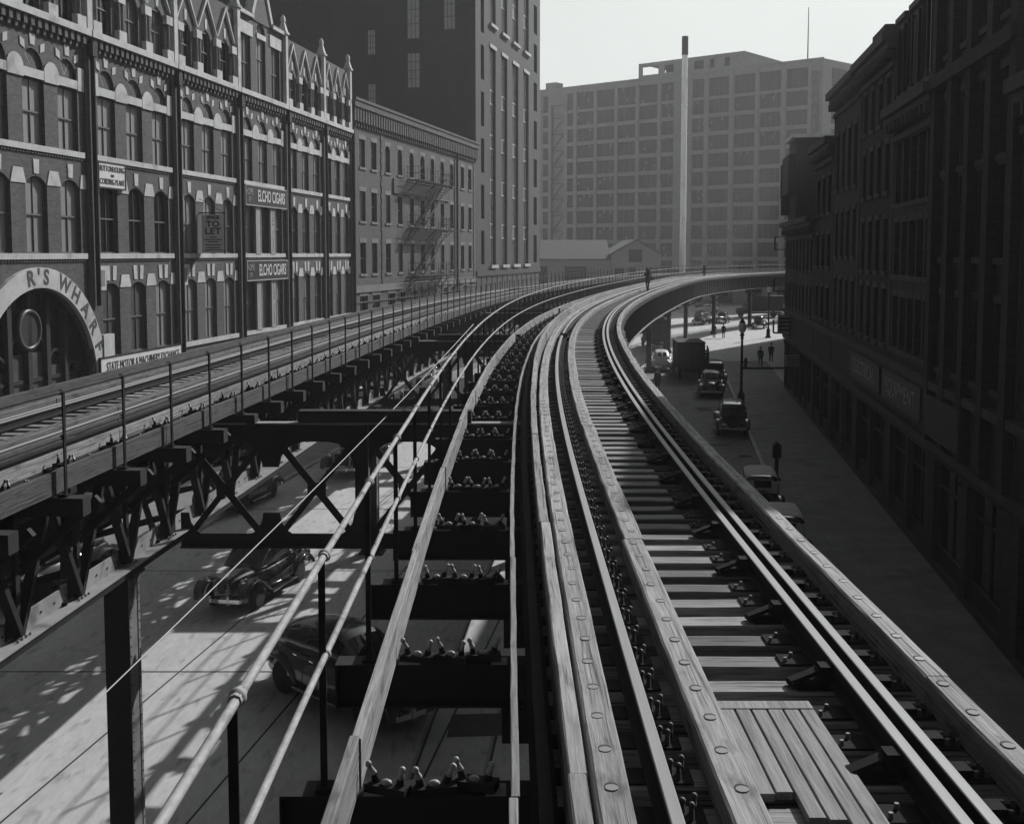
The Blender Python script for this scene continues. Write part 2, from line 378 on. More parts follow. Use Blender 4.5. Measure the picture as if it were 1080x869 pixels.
def build_line(ln, side, s0, s1):
    cv = ln.cv; right = ln.sg > 0
    where = 'right-hand' if right else 'left-hand'
    b0 = cv.at(s0, ln.o(2.6)); via = thing('elevated_viaduct', 'dark riveted steel viaduct carrying the nearer curved track above the street' if right else 'dark lattice steel viaduct on columns close to the arched brick building', 'viaduct', (b0.x, b0.y, 0), 0, 'elevated railway viaducts')
    trk = thing('railway_track', 'nearer curved track of bright rails, bolted guard timbers and sleepers' if right else 'second track of dark sleepers running past the brick building behind pipe railings', 'railway track', (b0.x, b0.y, 7.15), 0, 'elevated tracks')
    fr = cv.at(s0, ln.o(0)); rail = thing('pipe_railing', 'pale pipe railing with ball joints beside the open cable arms of the near track' if right else 'thin pipe railing with dark posts along the street edge of the far left track', 'railing', (fr.x, fr.y, 7.2), 0, 'pipe railings')
    # --- rails and timbers
    for f in (1.88, 3.42, 3.28):
        b = MB(); sweep(b, cv, s0, s1, rail_prof(ln.o(f)), 1., rail_mi); b.build('guard_rail' if f == 3.28 else 'running_rail', [M['rust'], M['railhead']], trk, world=True)
    P = .456; step = P * 16
    def timbers(f0, f1, z0, z1, name, m_, bolts, c=.014, joint=step, jitter=.01):
        s = s0 + rnd.random() * joint
        prev = s0
        k = 0
        while prev < s1 - .5:
            e = min(s, s1); b = MB(); df = rnd.uniform(-jitter, jitter); dz = rnd.uniform(-jitter, jitter) * .6
            ln.sweep(b, prev + .005, e - .005, f0 + df, f1 + df, z0, z1 + dz, c, .5 if cv.at(prev, 0, 0).y < 40 else 1., 0, .0035)
            if bolts:
                q = math.ceil(prev / P) * P + .1
                while q < e - .05:
                    p = cv.at(q, ln.o((f0 + f1) / 2 + df + rnd.uniform(-.012, .012)), z1 + dz); t = cv.tan(q)
                    if p.y < 75:
                        b.cyl(p + Vector((0, 0, -.01)), p + Vector((0, 0, .0035)), .037, .037, 12, 1); b.cyl(p - t * .024, p - t * .024 + Vector((0, 0, .0055)), .036, .035, 12, 0)
                    q += P
            b.build(name, [m_, M['hole'], M['bolt']], trk, world=True)
            prev = e; s += joint; k += 1
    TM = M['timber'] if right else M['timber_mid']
    timbers(1.5, 1.68, 7.36, 7.55, 'guard_timber', TM, True)
    timbers(2.16, 2.36, 7.36, 7.55, 'guard_timber', TM, True)
    timbers(3.76, 3.92, 7.36, 7.57, 'edge_timber', TM, True)
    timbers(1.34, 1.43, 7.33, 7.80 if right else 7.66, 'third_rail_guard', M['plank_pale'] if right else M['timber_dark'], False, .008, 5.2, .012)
    timbers(1.06, 1.105, 7.25, 7.55, 'cover_plank', M['timber_old'], False, .004, 4.6, .008)
    # third rail behind its guard
    b = MB(); sweep(b, cv, s0, s1, rail_prof(ln.o(1.24), 7.6), 2., 0); b.build('third_rail', [M['rust']], trk, world=True)
    # --- ties: one hundred nearest in view as parts, the rest as one
    n = int((s1 - s0) / P); first = 0; cnt = 0; far = MB()
    for i in range(n):
        d = s0 + (i + .5) * P; p = cv.at(d, ln.o(1.3 if right else 1.3), 7.37); 
        if p.y < -1.5: continue
        t = cv.tan(d); dirx = Vector((t.y, -t.x, 0)) * ln.sg
        a = math.atan2(dirx.y, dirx.x) + rnd.uniform(-.012, .012)
        if cnt < 100:
            o = link('tie', TIES[i % 8], trk, loc=p - Vector(trk.location) + Vector((0, 0, rnd.uniform(-.008, .006))), rot=(rnd.uniform(-.02, .02), 0, a)); cnt += 1
            if right: link('tie_plate', PLATES[0], o, loc=(0, 0, .003)); link('rail_chair', PLATES[2 if i % 3 == 0 else 1], o, loc=(0, 0, .003))
        else:
            X = Matrix.Translation(p) @ Matrix.Rotation(a, 4, 'Z'); w = .1
            far.box(0, 2.72, -w, w, -.2, 0, 0, X)
            if p.y < 110:
                far.box(1.70, 2.46, -.09, .09, 0.002, .02, 1, X); far.box(-.05, .76, -.09, .09, 0.002, .014, 1, X)
    tag(far.build('tie', [M['tie'], M['grease']], trk, world=True), kind='stuff')
    # --- cable arms, saddles, railing posts, outriggers
    A = 2.09; off = (RC.sY(6.41) % A) if right else (LC.sY(13.56) % 1.78)
    if not right: A = 1.78
    s = off
    while s < s0: s += A
    np_ = 0; nb = 0; na = 0; armfar = MB(); postfar = MB()
    arm_proto = None
    while s < s1:
        p = cv.at(s, ln.o(0), 0); t = cv.tan(s); out = Vector((t.y, -t.x, 0)) * (1 if right else -1)   # towards the track (growing f)
        a = math.atan2(out.y, out.x); X = Matrix.Translation(p) @ Matrix.Rotation(a, 4, 'Z')
        if p.y > -3:
            # post
            zb = 7.2 if right else 7.39; zt = 8.58 if right else 8.65
            if np_ < 98:
                b = MB(); w = .03
                b.box(-.035, .005, -.03, -.018, zb, zt - .02, 0); b.box(-.035, -.023, -.018, .03, zb, zt - .02, 0)
                b.box(-.06, .06, -.06, .06, zb, zb + .02, 0)
                b.ball((0, 0, zt), .038, 8, 1); b.ball((0.0, 0, (8.0 if right else 8.1)), .033, 8, 1)
                b.cyl((0, -.05, zt), (0, .05, zt), .029, .029, 8, 1)
                me = b.mesh('post', [M['post'], M['pipe'] if right else M['railpipe']]); link('post', me, rail, loc=Vector((p.x, p.y, 0)) - Vector(rail.location), rot=(0, 0, a)); np_ += 1
            else:
                postfar.box(-.03, .03, -.03, .03, zb, zt, 0, X)
            # arm
            tgt = MB() if na < 98 else armfar; na += 1
            Y_ = X if tgt is armfar else None
            if right:
                tgt.box(-.25, 1.75, -.012, .012, 6.88, 7.18, 0, Y_); tgt.box(-.25, 1.6, -.1, .1, 7.18, 7.2, 0, Y_); tgt.box(-.25, 1.75, -.09, .09, 6.86, 6.88, 0, Y_)
                tgt.box(1.0, 1.75, -.13, .13, 6.6, 6.86, 0, Y_); tgt.box(-.262, -.25, -.1, .1, 6.86, 7.2, 0, Y_)
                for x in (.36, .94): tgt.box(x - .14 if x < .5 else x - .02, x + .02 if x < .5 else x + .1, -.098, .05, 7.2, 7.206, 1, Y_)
                tgt.box(-.02, .01, -.11, .11, 7.0, 7.2, 0, Y_)
            else:
                tgt.box(-.28, 1.5, -.11, .11, 7.16, 7.38, 2, Y_)
                tgt.box(.3, .95, -.08, .05, 7.38, 7.386, 1, Y_)
            if tgt is not armfar:
                o = link('bracket_arm' if right else 'timber_outrigger', tgt.mesh('arm', [M['steel'], M['steel_top'], M['truckwood']]), via, loc=Vector((p.x, p.y, 0)) - Vector(via.location), rot=(0, 0, a))
                if nb < 33:
                    for k, fx in enumerate((.36, .62, .86)):
                        link('cable_saddle', SADDLE, o, loc=(fx, rnd.uniform(-.02, .03) - .03, 7.207 if right else 7.387), rot=(rnd.uniform(-.1, .1), 0, rnd.uniform(-.4, .4)))
                    nb += 1
        s += A
    if armfar.v: tag(armfar.build('bracket_arm' if right else 'timber_outrigger', [M['steel'], M['steel_top'], M['truckwood']], via, world=True), kind='stuff')
    if postfar.v: tag(postfar.build('post', [M['post']], rail, world=True), kind='stuff')
    for z, nm in ((8.58 if right else 8.65, 'top_rail'), (8.0 if right else 8.1, 'mid_rail')):
        b = MB(); r_ = .021; pr = [(ln.o(0) + r_ * math.cos(k * math.pi / 4), z + r_ * math.sin(k * math.pi / 4)) for k in range(8)]
        sweep(b, cv, s0, s1, pr, 1.05, 0, True, .0025); b.build(nm, [M['pipe'] if right else M['railpipe']], rail, world=True)
    # toe plank: overlapping boards
    s = s0; k = 0
    L_ = 4.18 if right else 3.56
    s = off - L_ * 30
    while s < s1:
        e = s + L_
        if e > s0:
            b = MB(); df = .012 * (k % 2)
            if right: ln.sweep(b, max(s, s0) - .03, min(e, s1), .13 + df, .19 + df, 7.21, 7.52 + rnd.uniform(-.012, .012), .005)
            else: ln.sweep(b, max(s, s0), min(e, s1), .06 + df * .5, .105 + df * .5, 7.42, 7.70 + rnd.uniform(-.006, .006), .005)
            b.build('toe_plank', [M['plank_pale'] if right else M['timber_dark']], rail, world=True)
            if not right:
                b = MB()
                for q in (max(s, s0) + .03, max(s, s0) + 1.75):
                    p = cv.at(q, ln.o(.05), 7.55); b.cyl(p, p + Vector((.006, 0, 0)), .012, .012, 6); 
        s = e; k += 1
    # --- girders
    def girder(f, z0, z1, stiff=1.3, fl=.17, side_=1):
        b = MB(); ln.sweep(b, s0, s1, f - .012, f + .012, z0, z1, .001, 1.5)
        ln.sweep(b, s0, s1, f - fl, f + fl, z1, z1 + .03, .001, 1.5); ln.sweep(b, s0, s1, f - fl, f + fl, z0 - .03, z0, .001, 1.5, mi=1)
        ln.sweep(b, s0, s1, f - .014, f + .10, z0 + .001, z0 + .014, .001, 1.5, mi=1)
        q = s0
        while q < s1:
            p = cv.at(q, ln.o(f), 0); t = cv.tan(q); o_ = Vector((t.y, -t.x, 0)); X = Matrix.Translation(p) @ Matrix.Rotation(math.atan2(o_.y, o_.x), 4, 'Z')
            b.box(-.11, .11, -.008, .008, z0, z1, 0, X); b.box(-.05, .05, -.035, .035, z0 + .002, z1 - .002, 0, X)
            q += stiff
        return b.build('plate_girder', [M['steel'], M['steel_top']], via, world=True)
    if right:
        girder(3.74, 5.5, 7.12); girder(1.72, 5.5, 7.12)
        b = MB(); q = s0
        while q < s1:            # cross bracing between the girders
            b.bar(cv.at(q, ln.o(1.75), 7.05), cv.at(q, ln.o(3.72), 7.05), .16, .12); b.bar(cv.at(q, ln.o(1.75), 5.6), cv.at(q + 2.6, ln.o(3.72), 5.6), .1, .1); b.bar(cv.at(q, ln.o(3.72), 5.6), cv.at(q, ln.o(1.75), 5.6), .1, .1)
            q += 2.6
        b.build('cross_bracing', [M['steel']], via, world=True)
        cols = [(20.6, 1.9), (40, 1.9), (59.5, 1.9), (79, 1.9), (98.7, 1.95), (118, 1.75), (130.5, 2.0), (146, 2.0), (161, 2.2), (184, 2.5), (203, 2.5)]
    else:
        for f, sl in ((1.12, 1), (2.9, -1)):
            b = MB()
            ln.sweep(b, s0, s1, f - .14, f + .14, 5.23, 5.25, .001, 1.5, mi=1); ln.sweep(b, s0, s1, f + .10, f + .12, 5.25, 5.51, .001, 1.5, mi=1); ln.sweep(b, s0, s1, f - .1, f + .12, 5.11, 5.23, .001, 1.5)
            ln.sweep(b, s0, s1, f - .1, f + .12, 6.98, 7.14, .001, 1.5); ln.sweep(b, s0, s1, f + .1, f + .125, 6.72, 6.98, .001, 1.5)
            q = s0 + .4; k = 0
            while q < s1 - 1.8:
                b.bar(cv.at(q, ln.o(f + .03), 5.3), cv.at(q + .9, ln.o(f + .03), 6.95), .1, .13, 0, (1, 0, 0)); b.bar(cv.at(q + .9, ln.o(f + .03), 6.95), cv.at(q + 1.8, ln.o(f + .03), 5.3), .1, .13, 0, (1, 0, 0))
                b.bar(cv.at(q, ln.o(f - .04), 6.2), cv.at(q, ln.o(f - 1.1), 7.14), .09, .11) if sl > 0 else None
                b.bar(cv.at(q, ln.o(f + .05), 5.27), cv.at(q, ln.o(f + .05), 6.95), .12, .06, 0, (1, 0, 0))
                for e_ in (-.16, -.05, .06, .17):
                    p = cv.at(q + e_, ln.o(f - .04 * sl), 5.25); b.cyl(p, p + Vector((0, 0, .035)), .022, .016, 6, 1)
                for e_ in (.35, .75, 1.15, 1.5):
                    p = cv.at(q + e_, ln.o(f + .098), 5.37); b.cyl(p, p + Vector((.012, 0, 0)), .018, .018, 6, 2)
                # gusset
                p = cv.at(q, ln.o(f + .085), 0); t = cv.tan(q); X = Matrix.Translation(p) @ Matrix.Rotation(math.atan2(t.y, t.x), 4, 'Z')
                b.poly_extrude([(-.24, 5.29), (.24, 5.29), (.24, 5.5), (.12, 5.85), (-.12, 5.85), (-.24, 5.5)], -.008, .008, 0, X)
                q += 1.8
            b.build('lattice_girder', [M['steel'], M['steel_top'], M['hole']], via, world=True)
        b = MB(); q = s0
        while q < s1:
            b.bar(cv.at(q, ln.o(1.0), 6.6), cv.at(q, ln.o(3.0), 6.6), .2, .9); b.bar(cv.at(q, ln.o(1.2), 5.25), cv.at(q + 3.6, ln.o(2.9), 5.25), .1, .1); b.bar(cv.at(q, ln.o(2.9), 5.2), cv.at(q + 3.6, ln.o(1.2), 5.2), .1, .1)
            q += 3.6
        b.build('cross_beam', [M['steel']], via, world=True)
        cols = [(18.2, 1.3), (38.6, 1.15), (56, 1.15), (72, 1.15), (90, 1.15), (108, 1.15), (126, 1.15), (144, 1.15)]
    for Y, f in cols:
        s = cv.sY(Y); p = cv.at(s, ln.o(f), 0); t = cv.tan(s); a = math.atan2(t.y, t.x) - math.pi / 2
        top = 5.1 if not right else 5.46
        b = MB(); w, d = .21, .19
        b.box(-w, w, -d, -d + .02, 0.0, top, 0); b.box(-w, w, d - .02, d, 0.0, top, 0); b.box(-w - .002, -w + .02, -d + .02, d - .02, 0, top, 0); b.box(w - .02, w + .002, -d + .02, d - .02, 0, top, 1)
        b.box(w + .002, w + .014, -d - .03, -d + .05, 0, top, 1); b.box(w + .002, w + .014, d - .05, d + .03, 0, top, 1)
        z = .25
        while z < top - .1:
            for y in (-d + .01, d - .01): b.cyl((w + .013, y, z), (w + .024, y, z), .016, .012, 6, 2)
            z += .16
        b.box(-.42, .42, -.34, .34, .0, .05, 0); b.box(-.32, .32, -.26, .26, .05, .3, 0)
        b.box(-.32, .32, -.24, .24, top - .02, top + .02, 0)
        col = link('column', b.mesh('column', [M['steel'], M['col_sunside'], M['hole']]), via, loc=Vector((p.x, p.y, 0)) - Vector(via.location), rot=(0, 0, a))
        if right:
            b = MB(); q1 = cv.at(s, ln.o(1.6), 5.2); q2 = cv.at(s, ln.o(3.85), 5.2); b.bar(q1, q2, .3, .5); b.bar(cv.at(s, ln.o(f), 4.2), cv.at(s, ln.o(3.6), 5.0), .14, .14); b.bar(cv.at(s, ln.o(f), 4.4), cv.at(s, ln.o(1.5), 5.0), .14, .14)
            b.build('cross_head', [M['steel']], via, world=True)
    return via, trk, rail
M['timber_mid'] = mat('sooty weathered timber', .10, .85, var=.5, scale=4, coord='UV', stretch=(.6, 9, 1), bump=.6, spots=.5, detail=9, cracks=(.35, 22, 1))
M['col_sunside'] = mat('sunlit dusty column side', .16, .7, var=.45, scale=3, spots=.5)  # dusty face, coloured paler to show the sun grazing that one side
R_via, R_trk, R_rail = build_line(RL, 1, RC.sY(-5), RC.sY(222))
L_via, L_trk, L_rail = build_line(LL, -1, LC.sY(-2), LC.sY(226))

# far guard plank and far railing of the left line
b = MB(); LL.sweep(b, LC.sY(0), LC.sY(80), 3.98, 4.03, 7.3, 7.78, .006); 
b.build('guard_plank', [M['timber_dark']], L_trk, world=True)
fr = LC.at(LC.sY(36), LL.o(3.95), 7.2)
far_rail = thing('pipe_railing', 'dark picket-like railing along the far outer edge of the left track, beyond the plank', 'railing', (fr.x, fr.y, 7.2), 0, 'pipe railings')
s = LC.sY(62); k = 0; pm = None
b = MB(); b.box(-.025, .025, -.025, .025, 7.2, 8.62); pm = b.mesh('post', [M['post']])
while s < LC.sY(222) and k < 100:
    p = LC.at(s, LL.o(4.0), 0); link('post', pm, far_rail, loc=Vector((p.x, p.y, 0)) - Vector(far_rail.location)); s += 1.78; k += 1
for z in (8.62, 8.05):
    b = MB(); sweep(b, LC, LC.sY(62), LC.sY(222), [(LL.o(4.0) + .02 * math.cos(q), z + .02 * math.sin(q)) for q in (0, 1.57, 3.14, 4.71)], 1.5); b.build('rail', [M['post']], far_rail, world=True)

# plank walkway beside the near rails
k = 0
for i, (f0, y1) in enumerate(((2.39, 5.88), (2.492, 5.9), (2.594, 5.62), (2.696, 5.6), (2.798, 4.7), (2.90, 4.4))):
    b = MB(); e = 7.0 + rnd.uniform(-.02, .02)
    RL.sweep(b, RC.sY(y1), RC.sY(e), f0, f0 + .09, 7.378, 7.425, .004, .5); b.build('walkway_board', [M['board']], R_trk, world=True)
b = MB(); RL.sweep(b, RC.sY(7.02), RC.sY(7.14), 2.38, 2.99, 7.378, 7.428, .004); b.build('walkway_board', [M['board']], R_trk, world=True)

# cross trusses tying the two lines together
for Y, lab in ((20.6, 'dark riveted cross truss with rounded gussets just beyond the near column'), (40.2, 'second cross truss between the two lines, farther along the gap'), (59.5, 'farthest cross truss tying the two elevated lines')):
    pa = LC.at(LC.sY(Y), LL.o(1.15), 0); pb = RC.at(RC.sY(Y), RL.o(1.6), 0); d = pb - pa; W = d.length; a = math.atan2(d.y, d.x)
    t_ = thing('cross_truss', lab, 'truss', (pa.x, pa.y, 4.9), a, 'cross trusses')
    b = MB(); zb, zt = 0., 2.33
    b.box(0, W, -.12, .12, zt - .03, zt, 1); b.box(0, W, -.012, .012, zt - .36, zt - .03, 0); b.build('top_chord', [M['steel'], M['steel_top']], t_)
    b = MB(); b.box(0, W, -.1, .1, zb, zb + .03, 0); b.box(0, W, -.012, .012, zb + .03, zb + .26, 0); b.build('bottom_chord', [M['steel']], t_)
    b = MB(); n = 4; pw = W / n
    for i in range(n):
        x0 = i * pw; x1 = x0 + pw
        b.bar((x0 + .1, .02, zb + .15), (x1 - .1, .02, zt - .3), .11, .02, 0, (0, 1, 0)); b.bar((x0 + .1, -.03, zt - .3), (x1 - .1, -.03, zb + .15), .13, .02, 0, (0, 1, 0))
        cx = (x0 + x1) / 2; cz = (zb + zt) / 2 - .07; b.poly_extrude([(cx - .17, cz - .12), (cx + .17, cz - .12), (cx + .17, cz + .12), (cx - .17, cz + .12)], -.02, .0)
    b.build('cross_brace', [M['steel']], t_)
    for sgn, z in ((1, zb + .16), (-1, zt - .34)):         # scooped gussets along the bottom, then along the top
        b = MB()
        for i in range(n + 1):
            x = i * pw
            pts = [(-.62, 0), (.62, 0)] + [(.62 - .47 * math.sin(k * math.pi / 2 / 4), .52 - .47 * math.cos(k * math.pi / 2 / 4) - .03) for k in range(0, 5)] + [(-.62 + .47 * math.sin(k * math.pi / 2 / 4), .52 - .47 * math.cos(k * math.pi / 2 / 4) - .03) for k in range(4, -1, -1)]
            pts = [(max(0, min(W, x + px)), z + sgn * pz) for px, pz in pts]
            b.poly_extrude(pts, -.014, .014)
        b.box(0, W, -.013, .013, z - .005, z + .005)
        b.build('gusset_plate', [M['steel']], t_)
    b = MB(); b.box(W * .5 - .12, W * .5 + .12, -.1, .1, zb + .03, zt - .03, 0); b.box(W * .5 + .12, W * .5 + .13, -.1, .1, zb + .03, zt - .04, 1)
    b.build('vertical_post', [M['steel'], M['col_sunside']], t_)
    b = MB(); b.box(W * .33, W * .8, -.1, .16, zt + .003, zt + .22, 0); b.build('timber_block', [M['truckwood']], t_)
# trip device beside the rail, part way up the curve
p = RC.at(RC.sY(38.5), RL.o(1.98), 7.37); td = thing('track_trip', 'small dark trip device straddling the left rail where the near track begins to curve', 'track device', p, RC.ang(RC.sY(38.5)))
b = MB(); b.box(-.25, .3, -.3, .3, .0, .12); b.box(-.12, .08, -.1, .1, .12, .24); b.build('housing', [M['grease']], td)
b = MB(); b.bar((.05, 0, .2), (.2, 0, .36), .04, .04); b.bar((.2, 0, .36), (.18, .16, .36), .03, .03); b.build('trip_arm', [M['grease']], td)
# slack cable
b = MB(); A_ = Vector((-3.9, 8.4, 6.2)); B_ = Vector((-1.02, 30.0, 8.45)); prev = A_
for i in range(1, 25):
    t = i / 24; p = A_.lerp(B_, t) + Vector((0, 0, -.35 * 4 * t * (1 - t) * .3)); b.cyl(prev, p, .008, .008, 5); prev = p
b.bar(A_, A_ + Vector((-.9, -2.2, -.3)), .016, .016)
tag(b.build('guy_cable', [M['cable']]), 'thin pale cable slung slantwise across the gap to the near railing', 'cable')
# ------------------------------------------------------------------ walls with real openings
def arc_pts(x0, x1, zs, rise, n=8):
    """points of a circular arc from (x0,zs) to (x1,zs) rising by rise"""
    w = (x1 - x0) / 2; cx = (x0 + x1) / 2
    if rise <= 0: return [(x0, zs), (x1, zs)]
    r = (w * w + rise * rise) / (2 * rise); cz = zs + rise - r; a = math.asin(min(1, w / r)) if rise <= w else math.pi - math.asin(min(1, w / r))
    return [(cx + r * math.sin(-a + 2 * a * i / n), cz + r * math.cos(-a + 2 * a * i / n)) for i in range(n + 1)]
def wall_mb(s0, s1, z0, z1, ops, depth=.22, b=None, y=0., mi=0):
    """front face at y (facing -y); ops: (x0,x1,z0,z1,rise)"""
    b = b or MB()
    xs = sorted({s0, s1, *[v for o in ops for v in o[:2]]}); zs = sorted({z0, z1, *[v for o in ops for v in o[2:4]]})
    xs = [x for x in xs if s0 <= x <= s1]; zs = [z for z in zs if z0 <= z <= z1]
    for j in range(len(zs) - 1):
        zc = (zs[j] + zs[j + 1]) / 2; run = None
        row = [o for o in ops if o[2] < zc < o[3]]
        for i in range(len(xs) - 1):
            xc = (xs[i] + xs[i + 1]) / 2; hole = any(o[0] < xc < o[1] for o in row)
            if not hole and run is None: run = xs[i]
            if hole and run is not None:
                b.add([(run, y, zs[j]), (xs[i], y, zs[j]), (xs[i], y, zs[j + 1]), (run, y, zs[j + 1])], [(0, 1, 2, 3)], mi); run = None
        if run is not None: b.add([(run, y, zs[j]), (s1, y, zs[j]), (s1, y, zs[j + 1]), (run, y, zs[j + 1])], [(0, 1, 2, 3)], mi)
    for x0, x1, a, c, rise in ops:
        q = y + depth; zs_ = c - rise
        b.add([(x0, y, a), (x1, y, a), (x1, q, a), (x0, q, a)], [(0, 1, 2, 3)], mi)
        b.add([(x0, y, a), (x0, q, a), (x0, q, zs_), (x0, y, zs_)], [(0, 1, 2, 3)], mi); b.add([(x1, y, a), (x1, q, a), (x1, q, zs_), (x1, y, zs_)], [(0, 3, 2, 1)], mi)
        ap = arc_pts(x0, x1, zs_, rise)
        for (ax, az), (bx, bz) in zip(ap, ap[1:]):
            b.add([(ax, y, az), (bx, y, bz), (bx, q, bz), (ax, q, az)], [(0, 1, 2, 3)], mi)
            if rise > 0:
                cx = x0 if (ax + bx) / 2 < (x0 + x1) / 2 else x1
                b.add([(cx, y, c), (ax, y, az), (bx, y, bz)], [(0, 1, 2)], mi)
    return b
def shell(b, s0, s1, z0, z1, dep, mi=0, roof=1, y=0.):
    """sides, back and roof behind a front wall"""
    b.add([(s0, y, z0), (s0, dep, z0), (s0, dep, z1), (s0, y, z1)], [(0, 1, 2, 3)], mi); b.add([(s1, y, z0), (s1, dep, z0), (s1, dep, z1), (s1, y, z1)], [(0, 3, 2, 1)], mi)
    b.add([(s0, dep, z0), (s1, dep, z0), (s1, dep, z1), (s0, dep, z1)], [(0, 1, 2, 3)], mi); b.add([(s0, y, z1 - .02), (s1, y, z1 - .02), (s1, dep, z1 - .02), (s0, dep, z1 - .02)], [(0, 1, 2, 3)], roof)
_wc = {}
def sash_meshes(w, h, style):
    """frame+sash mesh and pane mesh, origin bottom centre, looking towards -y"""
    key = (round(w, 2), round(h, 2), style)
    if key in _wc: return _wc[key]
    f = MB(); t = .055; x0, x1 = -w / 2, w / 2
    f.box(x0, x0 + t, -.03, .03, 0, h); f.box(x1 - t, x1, -.03, .03, 0, h); f.box(x0 + t, x1 - t, -.03, .03, 0, t); f.box(x0 + t, x1 - t, -.03, .03, h - t, h)
    f.box(x0 + t, x1 - t, -.045, .02, h * .5 - .03, h * .5 + .03)
    if style != 'plain': f.box(-.015, .015, -.025, .01, t, h * .5 - .03)
    if style != 'plain': f.box(-.015, .015, -.025, .01, h * .5 + .03, h - t)
    p = MB()
    p.box(x0 + t, x1 - t, .005, .012, h * .5 + .03, h - t, 0); p.box(x0 + t, x1 - t, .018, .026, t, h * .5 - .03, 1)
    _wc[key] = (f.mesh('window', [M['frame']]), p.mesh('pane', [M['glass'], M['glass']])); return _wc[key]
_pv = {}
def pane_variant(me, up, lo):
    k = (me.name, up, lo)
    if k not in _pv:
        c = me.copy(); c.materials.clear(); c.materials.append(M[up]); c.materials.append(M[lo]); _pv[k] = c
    return _pv[k]
def put_window(parent, x, z, w, h, y=.2, style='sash', fm='frame', looks=(('curtain', 'glass'),), name='window'):
    fme, pme = sash_meshes(w, h, style)
    if fm != 'frame': fme = pane_frame(fme, fm)
    o = link(name, fme, parent, loc=(x, y, z)); up, lo = rnd.choice(looks)
    link('pane', pane_variant(pme, up, lo), o); return o
_fv = {}
def pane_frame(me, fm):
    k = (me.name, fm)
    if k not in _fv:
        c = me.copy(); c.materials.clear(); c.materials.append(M[fm]); _fv[k] = c
    return _fv[k]
def facade_rot(dx, dy): return math.atan2(dy, dx)

# ------------------------------------------------------------------ 1. the arched brick block on the left
D1 = Vector((.1445, .9895, 0)); A1 = Vector((-21.5 + .146 * 27., 27., 0))
wlx = lambda Y: -21.5 + .146 * Y
S1 = lambda Y: (Y - 27.) / .9895
b1 = thing('brick_building', 'ornate polychrome brick block with arched windows, pale stone bands, gablets and a great arched entrance', 'building', A1, facade_rot(D1.x, D1.y))
ends = [27.9, 34.85, 41.8, 48.9, 55.85, 62.6, 69.2, 74.95]; bays = [(S1(a), S1(b)) for a, b in zip(ends, ends[1:])]
ops = []; wins = []; LOOK1 = (('blind', 'curtain'), ('blind', 'blind'), ('curtain', 'curtain'), ('blind', 'glass'), ('curtain', 'glass'), ('blind', 'curtain'))
stone = MB(); trim_iron = MB()
def block(pts, y0=-.03, y1=.02): stone.poly_extrude(pts, y0, y1)
arch_c = S1(38.15); AZ = 5.55; RI, RO = 3.62, 4.3
